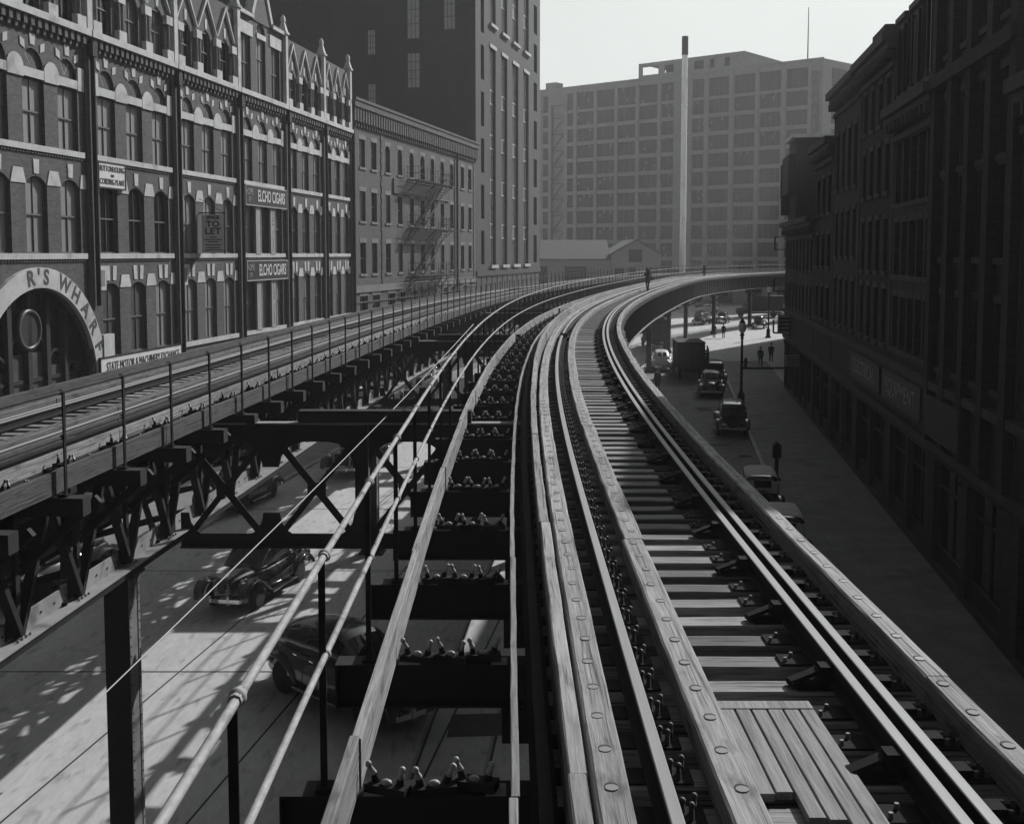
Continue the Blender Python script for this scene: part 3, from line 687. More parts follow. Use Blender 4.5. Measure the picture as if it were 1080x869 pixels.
for k, (a, c) in enumerate(bays):
    cx = (a + c) / 2; bw = c - a; q = 2.15 * bw / 7.0; ww = 1.3 * bw / 7.0
    for i in (-1, 0, 1):
        x = cx + i * q
        # ground-floor row, behind the near track
        if k != 1:
            ops.append((x - ww / 2, x + ww / 2, 6.45, 9.2, .25)); wins.append((x, 6.45, ww, 2.75, LOOK1))
            for dx in (-.24, .24): block([(x + dx - .13, 9.3), (x + dx + .13, 9.3), (x + dx * 1.18 + .15, 9.85), (x + dx * 1.18 - .15, 9.85)])
        ops.append((x - ww / 2, x + ww / 2, 10.32, 12.9, .3)); wins.append((x, 10.32, ww, 2.58, LOOK1 if k != 2 else (('curtain', 'glass'), ('glass', 'glass'))))
        block([(x - .14, 12.97), (x + .14, 12.97), (x + .18, 13.45), (x - .18, 13.45)])
        # tall row with blind tympanum over a stone band
        ops.append((x - ww / 2, x + ww / 2, 13.92, 16.12, 0)); wins.append((x, 13.92, ww, 2.2, (('blind', 'blind'), ('blind', 'curtain'), ('blind', 'blind'))))
        ops.append((x - ww / 2, x + ww / 2, 16.42, 16.44 + ww / 2, ww / 2 - .001))
        stone.box(x - ww / 2 - .0, x + ww / 2 + .0, -.05, .1, 16.12, 16.42)
        stone.poly_extrude([(x - .3, 16.95), (x - .27, 16.98), (x, 16.6), (x + .27, 16.98), (x + .3, 16.95), (x, 16.52)], .1, .14)
        for an in (-38, 0, 38):
            r0, r1 = ww / 2 + .09, ww / 2 + .55; t = R(an); m_ = (r0 + r1) / 2; hw = .15
            if an: block([(x + math.sin(t) * r0, 16.42 + math.cos(t) * r0), (x + math.sin(t) * m_ + math.cos(t) * hw, 16.42 + math.cos(t) * m_ - math.sin(t) * hw), (x + math.sin(t) * r1, 16.42 + math.cos(t) * r1), (x + math.sin(t) * m_ - math.cos(t) * hw, 16.42 + math.cos(t) * m_ + math.sin(t) * hw)])
            else: block([(x - .13, 16.46 + r0), (x + .13, 16.46 + r0), (x + .17, 16.42 + r1), (x - .17, 16.42 + r1)])
    for i in (-1.5, -.5, .5, 1.5):
        x = cx + i * q; hw = (q - ww) / 2 if abs(i) < 1 else (q - ww) / 4
        if abs(i) > 1: x -= math.copysign(hw, i)
        # impost blocks between the heads
        if k != 1: block([(x - hw - .02, 9.02), (x + hw + .02, 9.02), (x + hw * .7, 9.5), (x - hw * .7, 9.5)])
        block([(x - hw - .02, 12.62), (x + hw + .02, 12.62), (x + hw * .65, 13.12), (x - hw * .65, 13.12)])
        top = arc_pts(x - hw - .03, x + hw + .03, 16.5, min(hw, .3), 6) if abs(i) < 1 else [(x - hw, 16.9), (x + hw, 16.9)]
        block([(x - hw - .03, 16.08), (x + hw + .03, 16.08)] + top[::-1], -.06, .03)
    # sills: one long pale course under each row
    for z in (10.12, 13.72): stone.box(a + .42, c - .42, -.09, .1, z, z + .2)
    if k not in (1, 2): stone.box(a + .42, c - .42, -.09, .1, 6.25, 6.45)
    # dentil line below sills
    d = MB()
    # corbel table and cornice
    n = int(bw / .42)
    for i in range(n):
        x = a + .2 + (bw - .4) * (i + .5) / n; trim_iron.box(x - .1, x + .1, -.2, .02, 17.78, 18.08); trim_iron.box(x - .07, x + .07, -.12, .02, 17.62, 17.78)
    stone.box(a + .05, c - .05, -.28, .1, 18.1, 18.34)
    for z in (10.02, 13.62):
        for i in range(int(bw / .2)): trim_iron.box(a + .45 + i * .2 * (bw - .9) / bw, a + .55 + i * .2 * (bw - .9) / bw, -.05, .02, z, z + .09)
    # attic storey: arched lights between colonnettes under zigzag gablets; the fifth bay has a gabled centre
    if k == 4:
        pass
        for i, (zt, rise) in ((-1, (21.1, 0)), (0, (22.0, .5)), (1, (21.1, 0))):
            x = cx + i * q; ops.append((x - ww / 2, x + ww / 2, 18.4, zt, rise)); wins.append((x, 18.4, ww, zt - 18.4, LOOK1))
            if i: stone.box(x - ww / 2 - .25, x + ww / 2 + .25, -.05, .05, 21.1, 21.7)
            else:
                stone.box(x - ww / 2, x + ww / 2, -.05, .08, 21.2, 21.45)
                for an in (-50, 0, 50):
                    t = R(an); block([(x + math.sin(t) * .72 - .13, 21.5 + math.cos(t) * .75), (x + math.sin(t) * .72 + .13, 21.5 + math.cos(t) * .75), (x + math.sin(t) * 1.1 + .14, 21.5 + math.cos(t) * 1.2), (x + math.sin(t) * 1.1 - .14, 21.5 + math.cos(t) * 1.2)])
        for i in range(8):
            for sg in (-1, 1): x = cx + sg * (q * 1.0) + (i - 3.5) * .22; trim_iron.box(x - .06, x + .06, -.1, .02, 22.0, 22.3)
    else:
        for i in (-1, 0, 1):
            x = cx + i * q; w2 = ww * .82
            ops.append((x - w2 / 2, x + w2 / 2, 18.4, 20.35, w2 / 2 - .001)); wins.append((x, 18.4, w2, 1.95, (('curtain', 'glass'), ('glass', 'glass'))))
            block([(x - .1, 20.4), (x + .1, 20.4), (x + .12, 20.85), (x - .12, 20.85)])
        for i in (-1.5, -.5, .5, 1.5):
            x = cx + i * q
            if abs(i) > 1: x -= math.copysign(.28, i)
            for dx in ((-.14, .14) if abs(i) < 1 else (0,)):
                stone.cyl((x + dx, -.1, 18.75), (x + dx, -.1, 19.8), .07, .06, 8, 1); 
            stone.box(x - .3, x + .3, -.2, .02, 18.24, 18.75); stone.box(x - .28, x + .28, -.18, .02, 19.8, 20.15)
        for i in (-1, 0, 1):
            x = cx + i * q
            stone.poly_extrude([(x - q / 2, 20.3), (x - q / 2 + .07, 20.3), (x, 21.66), (x + q / 2 - .07, 20.3), (x + q / 2, 20.3), (x + .04, 21.84), (x - .04, 21.84)], -.12, .04)
# wall sheet: arch of the entrance opening cut as a half round
ops.append((arch_c - RI, arch_c + RI, 2.2, AZ + RI, RI - .001))
wm = wall_mb(0, S1(74.95), 0, 22.0, ops, .18); shell(wm, 0, S1(74.95), 0, 22.0, 16, 0, 1)
# gable of the fifth bay and blind tympana behind the tall row
a, c = bays[4]; cx = (a + c) / 2
wm.poly_extrude([(cx - 1.25, 22.0), (cx + 1.25, 22.0), (cx + 1.0, 22.5), (cx, 24.6), (cx - 1.0, 22.5)], -.06, .5)
stone.poly_extrude([(cx - 1.5, 22.3), (cx - 1.25, 22.2), (cx, 24.45), (cx + 1.25, 22.2), (cx + 1.5, 22.3), (cx + .1, 24.85), (cx - .1, 24.85)], -.14, .3)
for sg in (-1, 1):
    xa, xb = (a + .2, cx - 1.35) if sg < 0 else (cx + 1.35, c - .2); stone.box(xa, xb, -.2, .2, 22.0, 22.18)
for k, (a, c) in enumerate(bays):
    q = 2.15 * (c - a) / 7.0
    for i in (-1, 0, 1):
        x = (a + c) / 2 + i * q; wm.box(x - .75, x + .75, .1, .12, 16.4, 17.2)
wm.build('wall', [M['brick'], M['roof']], b1)
ex = MB()
for k, (a, c) in enumerate(bays):            # slate roof slope behind the gablets
    if k != 4: ex.poly_extrude([(0.05, 20.2), (.05, 21.6), (3.2, 22.9), (3.2, 20.2)], a + .3, c - .3, 0, Matrix(((0, 1, 0, 0), (1, 0, 0, 0), (0, 0, 1, 0), (0, 0, 0, 1))))
ex.build('roof_slope', [M['slate']], b1)
stone.build('stone_trim', [M['stone'], M['stone2']], b1); trim_iron.box(0, S1(74.9), -.03, .01, 17.56, 17.62); trim_iron.build('corbel_course', [M['brick']], b1)
for x, z, w, h, lk in wins: put_window(b1, x, z, w, h, .16, 'sash', 'frame', lk)
for k, Y in enumerate(ends):
    x = S1(Y); pb = MB(); pb.box(x - .3, x + .3, -.1, .02, 3.0, 18.08, 0)
    if k != 2 and k != 1 or True: pb.cyl((x + .05, -.22, 3.2 if k not in (1, 2) else 8.4), (x + .05, -.22, 18.0), .09, .09, 8, 1)
    pb.box(x - .12, x + .22, -.34, -.1, 17.4, 17.9, 1); pb.build('pilaster', [M['brick'], M['soot']], b1)
    if k >= 1:
        fb = MB(); x_ = x - (0 if k < len(ends) - 1 else .3)
        fb.box(x_ - .17, x_ + .17, -.2, .2, 18.34, 22.1, 0); fb.lathe([(.38, 22.1), (.38, 22.22), (.3, 22.25), (.12, 22.75), (.16, 22.8), (.14, 23.0), (.02, 23.15)], 4, 0, Matrix.Translation((x_, 0, 0)) @ Matrix.Rotation(R(45), 4, 'Z'), False)
        fb.build('pinnacle', [M['stone']], b1)
    # carved date stones beside the pilasters
    cs = MB(); cs.box(x + .42, x + .92, -.06, .02, 8.95, 9.85, 0); cs.box(x + .52, x + .82, -.075, -.06, 9.1, 9.7, 1)
    if k not in (0, 1, 7): cs.build('carved_block', [M['stone'], M['stone2']], b1)
# the entrance arch ring with its lettering
ar = MB(); n = 28
for i in range(n):
    t0 = math.pi * i / n; t1 = math.pi * (i + 1) / n
    P_ = lambda r, t: (arch_c - r * math.cos(t), AZ + r * math.sin(t))
    ar.poly_extrude([P_(RI, t0), P_(RI, t1), P_(RO, t1), P_(RO, t0)], -.16, .02)
for sg in (-1, 1):
    x0 = arch_c + sg * RI; x1 = arch_c + sg * (RO + .55); xa, xb = sorted((x0, x1)); ar.box(xa, xb, -.2, .02, 4.6, 5.6); ar.box(*(sorted((arch_c + sg * (RO - .25), x1))), -.2, .02, 5.6, 7.3)
ring = ar.build('entrance_arch', [M['stone']], b1)
rm = (RI + RO) / 2
for ch, deg in zip("R'SWHARF", (98.5, 91.5, 85, 68, 56, 44, 32, 20)):
    t = R(180 - deg); x = arch_c - rm * math.cos(t); z = AZ + rm * math.sin(t)
    text_obj(ch, .72, M['ink'], ring, (x, -.165, z), (0, -(R(deg) - math.pi / 2) * 1.0, 0), .01, bold=.022)
# timber screen in the arch: posts, round light, transom and doors
sc_ = MB(); yq = .5
sc_.box(arch_c - RI, arch_c + RI, yq, yq + .02, 2.2, 9.3, 1)
for x in (-2.3, -1.15, 0, 1.15, 2.3): sc_.box(arch_c + x - .12, arch_c + x + .12, yq - .2, yq, 4.7, AZ + math.sqrt(max(.1, RI ** 2 - x * x)) - .05, 0)
for z, h, d in ((4.5, .22, .32), (3.95, .5, .16), (3.7, .14, .3), (5.95, .14, .1)): sc_.box(arch_c - RI, arch_c + RI, yq - d, yq, z, z + h, 0)
for xx in (-2.9, -1.75, -.58, .58, 1.75, 2.9):
    pts = arc_pts(arch_c + xx - .45, arch_c + xx + .45, 7.3 - abs(xx) * .45, .45, 8); 
    for p, q_ in zip(pts, pts[1:]): sc_.bar((p[0], yq - .06, p[1]), (q_[0], yq - .06, q_[1]), .1, .12, 0, (0, 1, 0))
    sc_.box(arch_c + xx - .4, arch_c + xx + .4, yq - .03, yq - .01, 4.75, 7.2 - abs(xx) * .45, 2)
X = Matrix.Translation((arch_c - .0, yq - .1, 7.75)) @ Matrix.Rotation(R(90), 4, 'X')
sc_.lathe([(.72, -.05), (.72, .12), (.6, .16), (.55, .05), (.55, 0), (.01, .01)], 24, 2, X)
sc_.lathe([(.74, -.04), (.74, .1), (.66, .14), (.58, .1)], 24, 0, X)
for sg in (1,): sc_.lathe([(.01, 4.1), (.16, 4.15), (.2, 4.3), (.12, 4.45), (.26, 4.6), (.2, 4.8), (.05, 4.9)], 10, 0, Matrix.Translation((arch_c + 3.1, .1, -.2)))
sc_.build('entrance_screen', [M['dframe'], M['glass'], M['curtain']], b1)

def board(name, label, cat, parent_loc, x, z, w, h, m_, rot, y=-.16, t=.07, frame=None):
    p = parent_loc + Vector((math.cos(rot) * x - math.sin(rot) * y, math.sin(rot) * x + math.cos(rot) * y, z))
    o = thing(name, label, cat, p, rot); b = MB(); b.box(-w / 2, w / 2, 0, t, 0, h, 0)
    if frame:
        for q in ((-w / 2 - .05, w / 2 + .05, -.02, t, h, h + .06), (-w / 2 - .05, w / 2 + .05, -.02, t, -.06, 0), (-w / 2 - .05, -w / 2, -.02, t, 0, h), (w / 2, w / 2 + .05, -.02, t, 0, h)): b.box(*q, 1)
    b.build('board', [M[m_], M[frame or m_]], o); return o
r1 = b1.rotation_euler[2]
a, c = bays[4]; w5 = c - a - .95; x5 = (a + c) / 2
for z, lb in ((12.75, 'upper dark board reading HOME OF ELCHO CIGARS, over the third-floor windows'), (9.0, 'lower dark board reading HOME OF ELCHO CIGARS, one storey beneath its twin')):
    o = board('cigar_sign', lb, 'sign', A1, x5, z, w5, .92, 'signdark', r1, -.2, .1, 'signgrey'); o['group'] = 'cigar sign boards'
    text_obj('ELCHO CIGARS', .82, M['letter'], o, (w5 * .115, -.012, .45), None, .01, 'CENTER', .70, bold=.012); text_obj('HOME', .45, M['letterdim'], o, (-w5 * .415, -.012, .62), None, .01, 'CENTER', .75); text_obj('OF', .3, M['letterdim'], o, (-w5 * .415, -.012, .25), None, .01)
for i, (dx, z, lb) in enumerate(((-.5, 10.35, 'upper left narrow board of stacked cigar lettering on a brick pier'), (.5, 10.35, 'upper right narrow board of stacked cigar lettering on a brick pier'), (-.5, 6.5, 'lower left narrow board of stacked cigar lettering on a brick pier'), (.5, 6.5, 'lower right narrow board of stacked cigar lettering on a brick pier'))):
    o = board('pier_sign', lb, 'sign', A1, x5 + dx * 2.15 * (c - a) / 7, z, .62, 2.35, 'signgrey', r1, -.1, .08, 'signgrey'); o['group'] = 'narrow pier signs'
    for k, ch in enumerate('ELCHO CIGARS'): text_obj(ch, .2, M['ink'] if i % 2 else M['letter'], o, (0, -.008, 2.25 - k * .19), None, .006)
a, c = bays[2]
o = board('shop_sign', 'small pale framed board with three lines of lettering over a left window', 'sign', A1, a + 1.42, 12.78, 2.0, .88, 'signpale', r1, -.15, .08, 'signdark')
for t_, s_, z in (('BUTTONHOLING', .34, .75), ('AND', .17, .48), ('CORDING PLANT', .34, .22)): text_obj(t_, s_ * .9, M['ink'], o, (0, -.01, z * .9), None, .01, 'CENTER', .78)
o = board('exchange_sign', 'long white board reading STATE MOTOR & MACHINERY EXCHANGE above the left track', 'sign', A1, (a + c) / 2 - .1, 4.92, 6.9, 1.5, 'signpale', r1, -.22, .1, 'signdark')
text_obj('STATE MOTOR & MACHINERY EXCHANGE', .48, M['ink'], o, (.1, -.01, 1.15), None, .01, 'CENTER', .68); text_obj('272', .42, M['ink'], o, (-2.9, -.01, .45), None, .01)
bq = MB(); bq.box(-3.45, 3.45, -.012, 0, .82, .85); bq.build('ruled_line', [M['signgrey']], o)
# the hanging TO LET board, square to the wall
a, c = bays[3]; x = (a + c) / 2 - 1.15; p = A1 + D1 * x
o = thing('to_let_sign', 'hanging board reading SPACE TO LET, set square to the brick wall', 'sign', (p.x, p.y, 10.2), 0)
b = MB(); b.box(.12, 1.12, -.03, .03, .15, 1.85); b.box(1.12, 1.17, -.04, .04, .1, 1.9, 1); b.build('board', [M['signpale'], M['signdark']], o)
b = MB(); b.bar((-.05, 0, 1.92), (1.2, 0, 1.92), .05, .05); b.bar((-.05, 0, 2.6), (1.1, 0, 1.95), .02, .02); b.build('bracket', [M['soot']], o)
for t_, s_, z, sx in (('SPACE', .2, 1.72, 1), ('TO', .36, 1.42, 1.2), ('LET', .4, 1.1, 1.15)): text_obj(t_, s_, M['ink'], o, (.62, -.035, z), None, .008, 'CENTER', sx, bold=.012)
b = MB()
for z, w in ((.85, .3), (.74, .8), (.64, .5), (.5, .7), (.38, .62), (.27, .75)): b.box(.62 - w / 2, .62 + w / 2, -.036, -.03, z - .022, z + .022)
b.build('small_print', [M['ink']], o)

# ------------------------------------------------------------------ 2. plain brick building with the fire escape
T2 = Vector((.223, .975, 0)).normalized(); A2 = Vector((-10.55, 75.1, 0)); r2 = facade_rot(T2.x, T2.y)
def f2(u):
    k = (u - 540) / 1200; t = (k * 75.1 + 10.55) / (T2.x / T2.y - k); return t / T2.y
W2 = f2(502)
b2 = thing('brick_building', 'four-storey plain brown brick building with corbelled cornice and an iron fire escape', 'building', A2, r2)
ops = []; wl = []
cols2 = [(383.5, 7), (395.6, 6.4), (410, 6), (422.8, 5.6), (435, 6), (446.5, 5), (456.7, 5), (467, 4.6), (476.7, 4), (488, 4), (495.8, 3.6)]
for i, (u, w) in enumerate(cols2):
    x = f2(u); w = 1.05 if 2 <= i <= 8 else 1.1
    for z0, z1 in ((8.95, 11.05), (12.5, 14.5), (16.1, 17.95)):
        rise = .3 if (z0 > 16 and 2 <= i <= 8) else 0
        ops.append((x - w / 2, x + w / 2, z0, z1, rise)); wl.append((x, z0, w, z1 - z0))
for u in (384, 397, 413, 425, 437, 449, 459, 470, 478, 491):
    x = f2(u); w = 1.5 if u in (384, 397, 413, 437, 491) else 1.1; ops.append((x - w / 2, x + w / 2, 4.2, 7.45, 0)); wl.append((x, 4.2, w, 3.25))
wm = wall_mb(0, W2, 0, 20.5, ops, .25); shell(wm, 0, W2, 0, 20.5, 18)
n = 62
for i in range(n):
    x = W2 * (i + .5) / n; wm.box(x - .14, x + .14, -.28, .02, 19.0, 19.9); wm.box(x - .1, x + .1, -.14, .02, 18.7, 19.0)
wm.box(0, W2, -.36, .02, 19.92, 20.3); 
wm.build('wall', [M['brick2'], M['roof']], b2)
st = MB(); st.box(0, W2, -.1, .02, 7.7, 8.15); st.box(-.0, W2, -.42, .02, 20.32, 20.5, 1)
for x, z, w, h in wl:
    st.box(x - w / 2 - .1, x + w / 2 + .1, -.07, .1, z - .16, z - .002)
    if not (15 < z) or True: st.box(x - w / 2 - .12, x + w / 2 + .12, -.02, .02, z + h + .002, z + h + .3)
for xq in (f2(374.5), f2(404), f2(500)):
    z = 8.2
    while z < 18.5: st.box(xq - .2 - (.12 if int(z * 2.5) % 2 else 0), xq + .2 + (.12 if int(z * 2.5) % 2 else 0), -.05, .02, z, z + .36, 2); z += .4
for z in (1., 2., 3., 4., 5., 6., 7.): st.box(0, W2, -.06, .0, z, z + .08, 2)
st.build('stone_trim', [M['stone2'], M['slate'], M['brick2']], b2)
for x, z, w, h in wl: put_window(b2, x, z, w, h, .2, 'sash', 'frame', (('curtain', 'glass'), ('glass', 'glass'), ('blind', 'glass')))
dp = MB(); dp.cyl((f2(481), -.15, 4), (f2(481), -.15, 20), .1, .1, 8); dp.cyl((.15, -.15, 4), (.15, -.15, 20), .1, .1, 8); dp.build('downspout', [M['soot']], b2)
fe = thing('fire_escape', 'black iron fire escape with three balconies and slanting stairs on the brown brick front', 'fire escape', A2, r2)
x0, x1 = f2(429), f2(466)
for z in (15.85, 12.2, 8.6):
    b = MB()
    for k in range(9): b.box(x0, x1, -1.05 + k * .115, -1.0 + k * .115, z, z + .04)
    for k in range(5): xx = x0 + (x1 - x0) * k / 4; b.box(xx - .03, xx + .03, -1.05, -.02, z - .06, z - .001)
    for k in range(14): xx = x0 + (x1 - x0) * k / 13; b.bar((xx, -1.03, z), (xx, -1.03, z + 1), .025, .025)
    for k in range(4):
        for xx in (x0, x1): b.bar((xx, -1.03 + k * .3, z), (xx, -1.03 + k * .3, z + 1), .025, .025)
    for h in (.5, 1.0): b.bar((x0, -1.03, z + h), (x1, -1.03, z + h), .035, .035); b.bar((x0, -1.03, z + h), (x0, -.05, z + h), .035, .035); b.bar((x1, -1.03, z + h), (x1, -.05, z + h), .035, .035)
    for xx in (x0 + .2, (x0 + x1) / 2, x1 - .2): b.bar((xx, -1.0, z), (xx, -.02, z - .9), .05, .05)
    b.build('balcony', [M['soot']], fe)
for za, zb, fl in ((12.25, 15.85, 1), (8.65, 12.2, 1), (5.0, 8.6, 1)):
    b = MB(); xa, xb = (x0 + 1.2, x1 - 1.2)
    for y in (-.95, -.45): b.bar((xa, y, za), (xb, y, zb), .05, .16); b.bar((xa, y, za + .9), (xb, y, zb + .9), .035, .035)
    for k in range(15): t = (k + .5) / 15; b.box(xa + (xb - xa) * t - .1, xa + (xb - xa) * t + .1, -.93, -.47, za + (zb - za) * t, za + (zb - za) * t + .025)
    for k in range(5): t = (k + .5) / 5; b.bar((xa + (xb - xa) * t, -.95, za + (zb - za) * t), (xa + (xb - xa) * t, -.95, za + (zb - za) * t + .9), .025, .025)
    b.build('stair', [M['soot']], fe)
o = board('faded_sign', 'long faded board with a pale outline under the top windows of the brown brick front', 'sign', A2, (f2(415.5) + f2(473)) / 2, 14.78, f2(473) - f2(415.5), .95, 'brick2', r2, -.1, .08, 'stone2')

# ------------------------------------------------------------------ 3. the tall tower
T3 = T2; A3 = A2 + T2 * (W2 + .05); r3 = r2
def f3(u):
    k = (u - 540) / 1200; t = (k * A3.y - A3.x) / (T3.x / T3.y - k); return t / T3.y
W3 = f3(569)
b3 = thing('office_tower', 'very tall dark brick tower with tall pale-mullioned window strips above the fire-escape building', 'building', A3, r3)
ops = []; H3 = 62.
strips = [(517, 523), (529, 535), (540.5, 546.5), (552, 557.3)]
for ua, ub in strips: ops.append((f3(ua), f3(ub), 9.2, 30.2, 0)); ops.append((f3(ua), f3(ub), 32.5, 52., 0))
narrow = []
for ua, ub in ((507.6, 511), (562.6, 566)):
    for k in range(11): z = 9.3 + 4.35 * k; ops.append((f3(ua), f3(ub), z, z + 3.2, 0)); narrow.append(((f3(ua) + f3(ub)) / 2, z, f3(ub) - f3(ua), 3.2))
for k in range(8): x = 2 + k * 3.3; ops.append((x - .7, x + .7, 4.9, 6.6, 0)); narrow.append((x, 4.9, 1.4, 1.7))
wm = wall_mb(0, W3, 0, H3, ops, .5); 
# north end wall facing the camera, with its own scattered windows (local y runs back from the street)
wm.add([(0, 0, 0), (0, 40, 0), (0, 40, H3), (0, 0, H3)], [(0, 1, 2, 3)], 0); wm.add([(W3, 0, 0), (W3, 40, 0), (W3, 40, H3), (W3, 0, H3)], [(0, 1, 2, 3)], 0)
wm.add([(0, 40, 0), (W3, 40, 0), (W3, 40, H3), (0, 40, H3)], [(0, 1, 2, 3)], 0); wm.add([(0, 0, H3), (W3, 0, H3), (W3, 40, H3), (0, 40, H3)], [(0, 1, 2, 3)], 1)
wm.box(0, W3, -.12, .02, 8.2, 8.7, 0)
wm.build('wall', [M['towerbrick'], M['roof']], b3)
for ua, ub in strips:
    xa, xb = f3(ua), f3(ub)
    for za, zb in ((9.2, 30.2), (32.5, 52.)):
        b = MB(); b.box(xa, xb, .42, .45, za, zb, 2)
        for k in range(3): x = xa + (xb - xa) * (k + .5) / 3
        for x in (xa + .05, xa + (xb - xa) * .36, xa + (xb - xa) * .64, xb - .05): b.box(x - .04, x + .04, .3, .42, za, zb, 0)
        z = za + 2.75
        while z < zb - 1:
            b.box(xa + .2, xb - .2, .3, .41, z, z + 1.25, 1); b.box(xa, xb, .25, .4, z - .1, z + .03, 0); b.box(xa, xb, .25, .4, z + 1.22, z + 1.35, 0); z += 4.35
        b.box(xa - .15, xb + .15, -.1, .4, zb, zb + .35, 0); b.box(xa - .2, xb + .2, -.25, .4, za - .3, za, 0)
        b.build('window_strip', [M['stone'], M['stone2'], M['glass']], b3)
for x, z, w, h in narrow: put_window(b3, x, z, w, h, .3, 'plain', 'dframe', (('curtain', 'glass'), ('glass', 'glass')))
def q3(u):      # distance back along the end wall
    k = (u - 540) / 1200; n_ = Vector((-T3.y, T3.x, 0)); return (k * A3.y - A3.x) / (n_.x - k * n_.y)
for (ua, ub, za, zb) in ((432, 444, 25.8, 28.9), (432, 444, 30.3, 35.5), (470, 481, 31.0, 35.5), (391, 398, 29.0, 31.2), (391, 398, 23.6, 26.2), (432, 444, 39, 43), (470, 481, 39, 43), (391, 398, 38, 41)):
    ya, yb = q3(ub), q3(ua)
    b = MB(); b.box(-.04, .0, ya - .06, yb + .06, za - .1, za, 1); b.box(-.03, -.002, ya, yb, za, zb, 0)
    for k in (1, 2): b.box(-.045, -.03, ya + (yb - ya) * k / 3 - .03, ya + (yb - ya) * k / 3 + .03, za, zb, 1)
    for k in range(1, 4): b.box(-.045, -.03, ya, yb, za + (zb - za) * k / 4 - .03, za + (zb - za) * k / 4 + .03, 1)
    b.build('end_window', [M['signgrey'], M['muntin']], b3)  # pale board colour on the panes stands in for light on the sash

# ------------------------------------------------------------------ 4. far warehouse
P0 = Vector((30.1, 274., 0)); DW = Vector((.77, -.64, 0)).normalized()
def fw(u):
    k = (u - 540) / 1200; return (274 * k - 30.1) / (DW.x - k * DW.y)
s_l, s_r = fw(569) - .3, fw(863.5)
AW = P0 + DW * s_l; rw = facade_rot(DW.x, DW.y); LW = s_r - s_l
bw = thing('warehouse', 'vast pale concrete warehouse of many storeys standing in haze behind everything', 'building', AW, rw)
groups = [(572.5, 577, 1), (598, 603, 1), (608, 625, 3), (629, 646.7, 3), (650.6, 668, 3), (673, 690.7, 3), (696, 707.5, 2), (728.5, 739, 2), (745.5, 765, 4), (772, 792, 4), (798.5, 819, 4), (826, 848, 4)]
rows = [(46., 49.9)] + [(42.2 - 4.05 * i, 45.1 - 4.05 * i) for i in range(11)]
ops = []; wl = []
for ua, ub, n in groups:
    for (za, zb) in rows:
        ops.append((fw(ua - .7) - s_l, fw(ub + .7) - s_l, za - .15, zb + .1, 0)); wl.append(((fw(ua - .7) + fw(ub + .7)) / 2 - s_l, za - .15, fw(ub + .7) - fw(ua - .7), zb - za + .25, n))
# penthouse as a taller piece of the same wall
xa, xb = fw(671.5) - s_l, fw(781) - s_l
pent = [(fw(a_) - s_l, fw(b_) - s_l, 52.3, 54.2, 0) for a_, b_ in ((675, 692), (698, 708), (729, 739), (745, 750), (760, 766))]
ops.append((fw(580.5) - s_l, fw(593.5) - s_l, 6, 47.5, 0))
wm = wall_mb(0, LW, 0, 51.5, ops, .45); wall_mb(xa, xb, 51.5, 55.1, pent, .4, wm)
shell(wm, 0, LW, 0, 51.5, 60); wm.add([(xb, 0, 51.4), (xb, 22, 51.4), (xb, 22, 55.1), (xb, 0, 55.1)], [(0, 1, 2, 3)], 0); wm.add([(xa, 22, 51.4), (xa, 22, 55.1), (xa, 12, 55.1), (xa, 12, 51.4)], [(0, 1, 2, 3)], 0); wm.add([(xa, 0, 55.1), (xb, 0, 55.1), (xb, 22, 55.1), (xa, 22, 55.1)], [(0, 1, 2, 3)], 1)
wm.add([(xa, 22, 51.4), (xb, 22, 51.4), (xb, 22, 55.1), (xa, 22, 55.1)], [(0, 1, 2, 3)], 0)
wm.box(fw(580.5) - s_l, fw(593.5) - s_l, .9, 1.0, 6, 47.5, 0)
wm.box(1.4, 4.6, 1, 4, 51.4, 53.4, 0)
for i in range(12): z = 44.5 - 4.05 * i; 
wm.build('wall', [M['wstone'], M['roof']], bw)
fb = MB(); xl, xr = fw(581) - s_l, fw(593) - s_l
for i in range(10): z = 44.2 - 4.05 * i; fb.box(xl, xr, .2, .85, z, z + .15); fb.bar((xl, .4, z - 3.9), (xr, .4, z), .3, .12); fb.bar((xl, .1, z + 1), (xr, .1, z + 1), .06, .06)
fb.build('recessed_stair', [M['muntin']], bw)
tr = MB(); 
for ua in (606, 627, 648.5, 670.5, 693.3, 726, 742, 768.5, 795.2, 822.5, 850): x = fw(ua) - s_l; tr.box(x - .45, x + .45, -.14, .0, 0, 50.6)
tr.box(-.1, LW + .1, -.2, .02, 51.2, 51.7)
tr.build('pier', [M['wstone']], bw)
_ww = {}
def fwin(w, h, n, v):
    k = (round(w, 1), round(h, 1), n, v)
    if k not in _ww:
        b = MB(); b.box(-w / 2, w / 2, .2, .22, 0, h, 0)
        r_ = random.Random(hash(k) % 999)
        for i in range(n + 1): x = -w / 2 + w * i / n; b.box(max(-w / 2, x - .11), min(w / 2, x + .11), .1, .2, 0, h, 1)
        for i in range(n):
            for q in (1, 2): x = -w / 2 + w * (i + q / 3) / n; b.box(x - .03, x + .03, .15, .2, 0, h, 1)
        m_ = max(3, int(h / .75))
        for j in range(1, m_): z = h * j / m_; b.box(-w / 2, w / 2, .15, .2, z - .03, z + .03, 1)
        if v:
            for _ in range(v): i = r_.randrange(n * 3); j = r_.randrange(m_); x = -w / 2 + w * i / (3 * n); z = h * j / m_; b.box(x + .05, x + w / 3 / n - .05, .16, .19, z + .06, z + h / m_ - .06, 2)
        _ww[k] = b.mesh('window', [M['wglass'], M['muntin'], M['blind']])
    return _ww[k]
rest = MB(); ct = 0
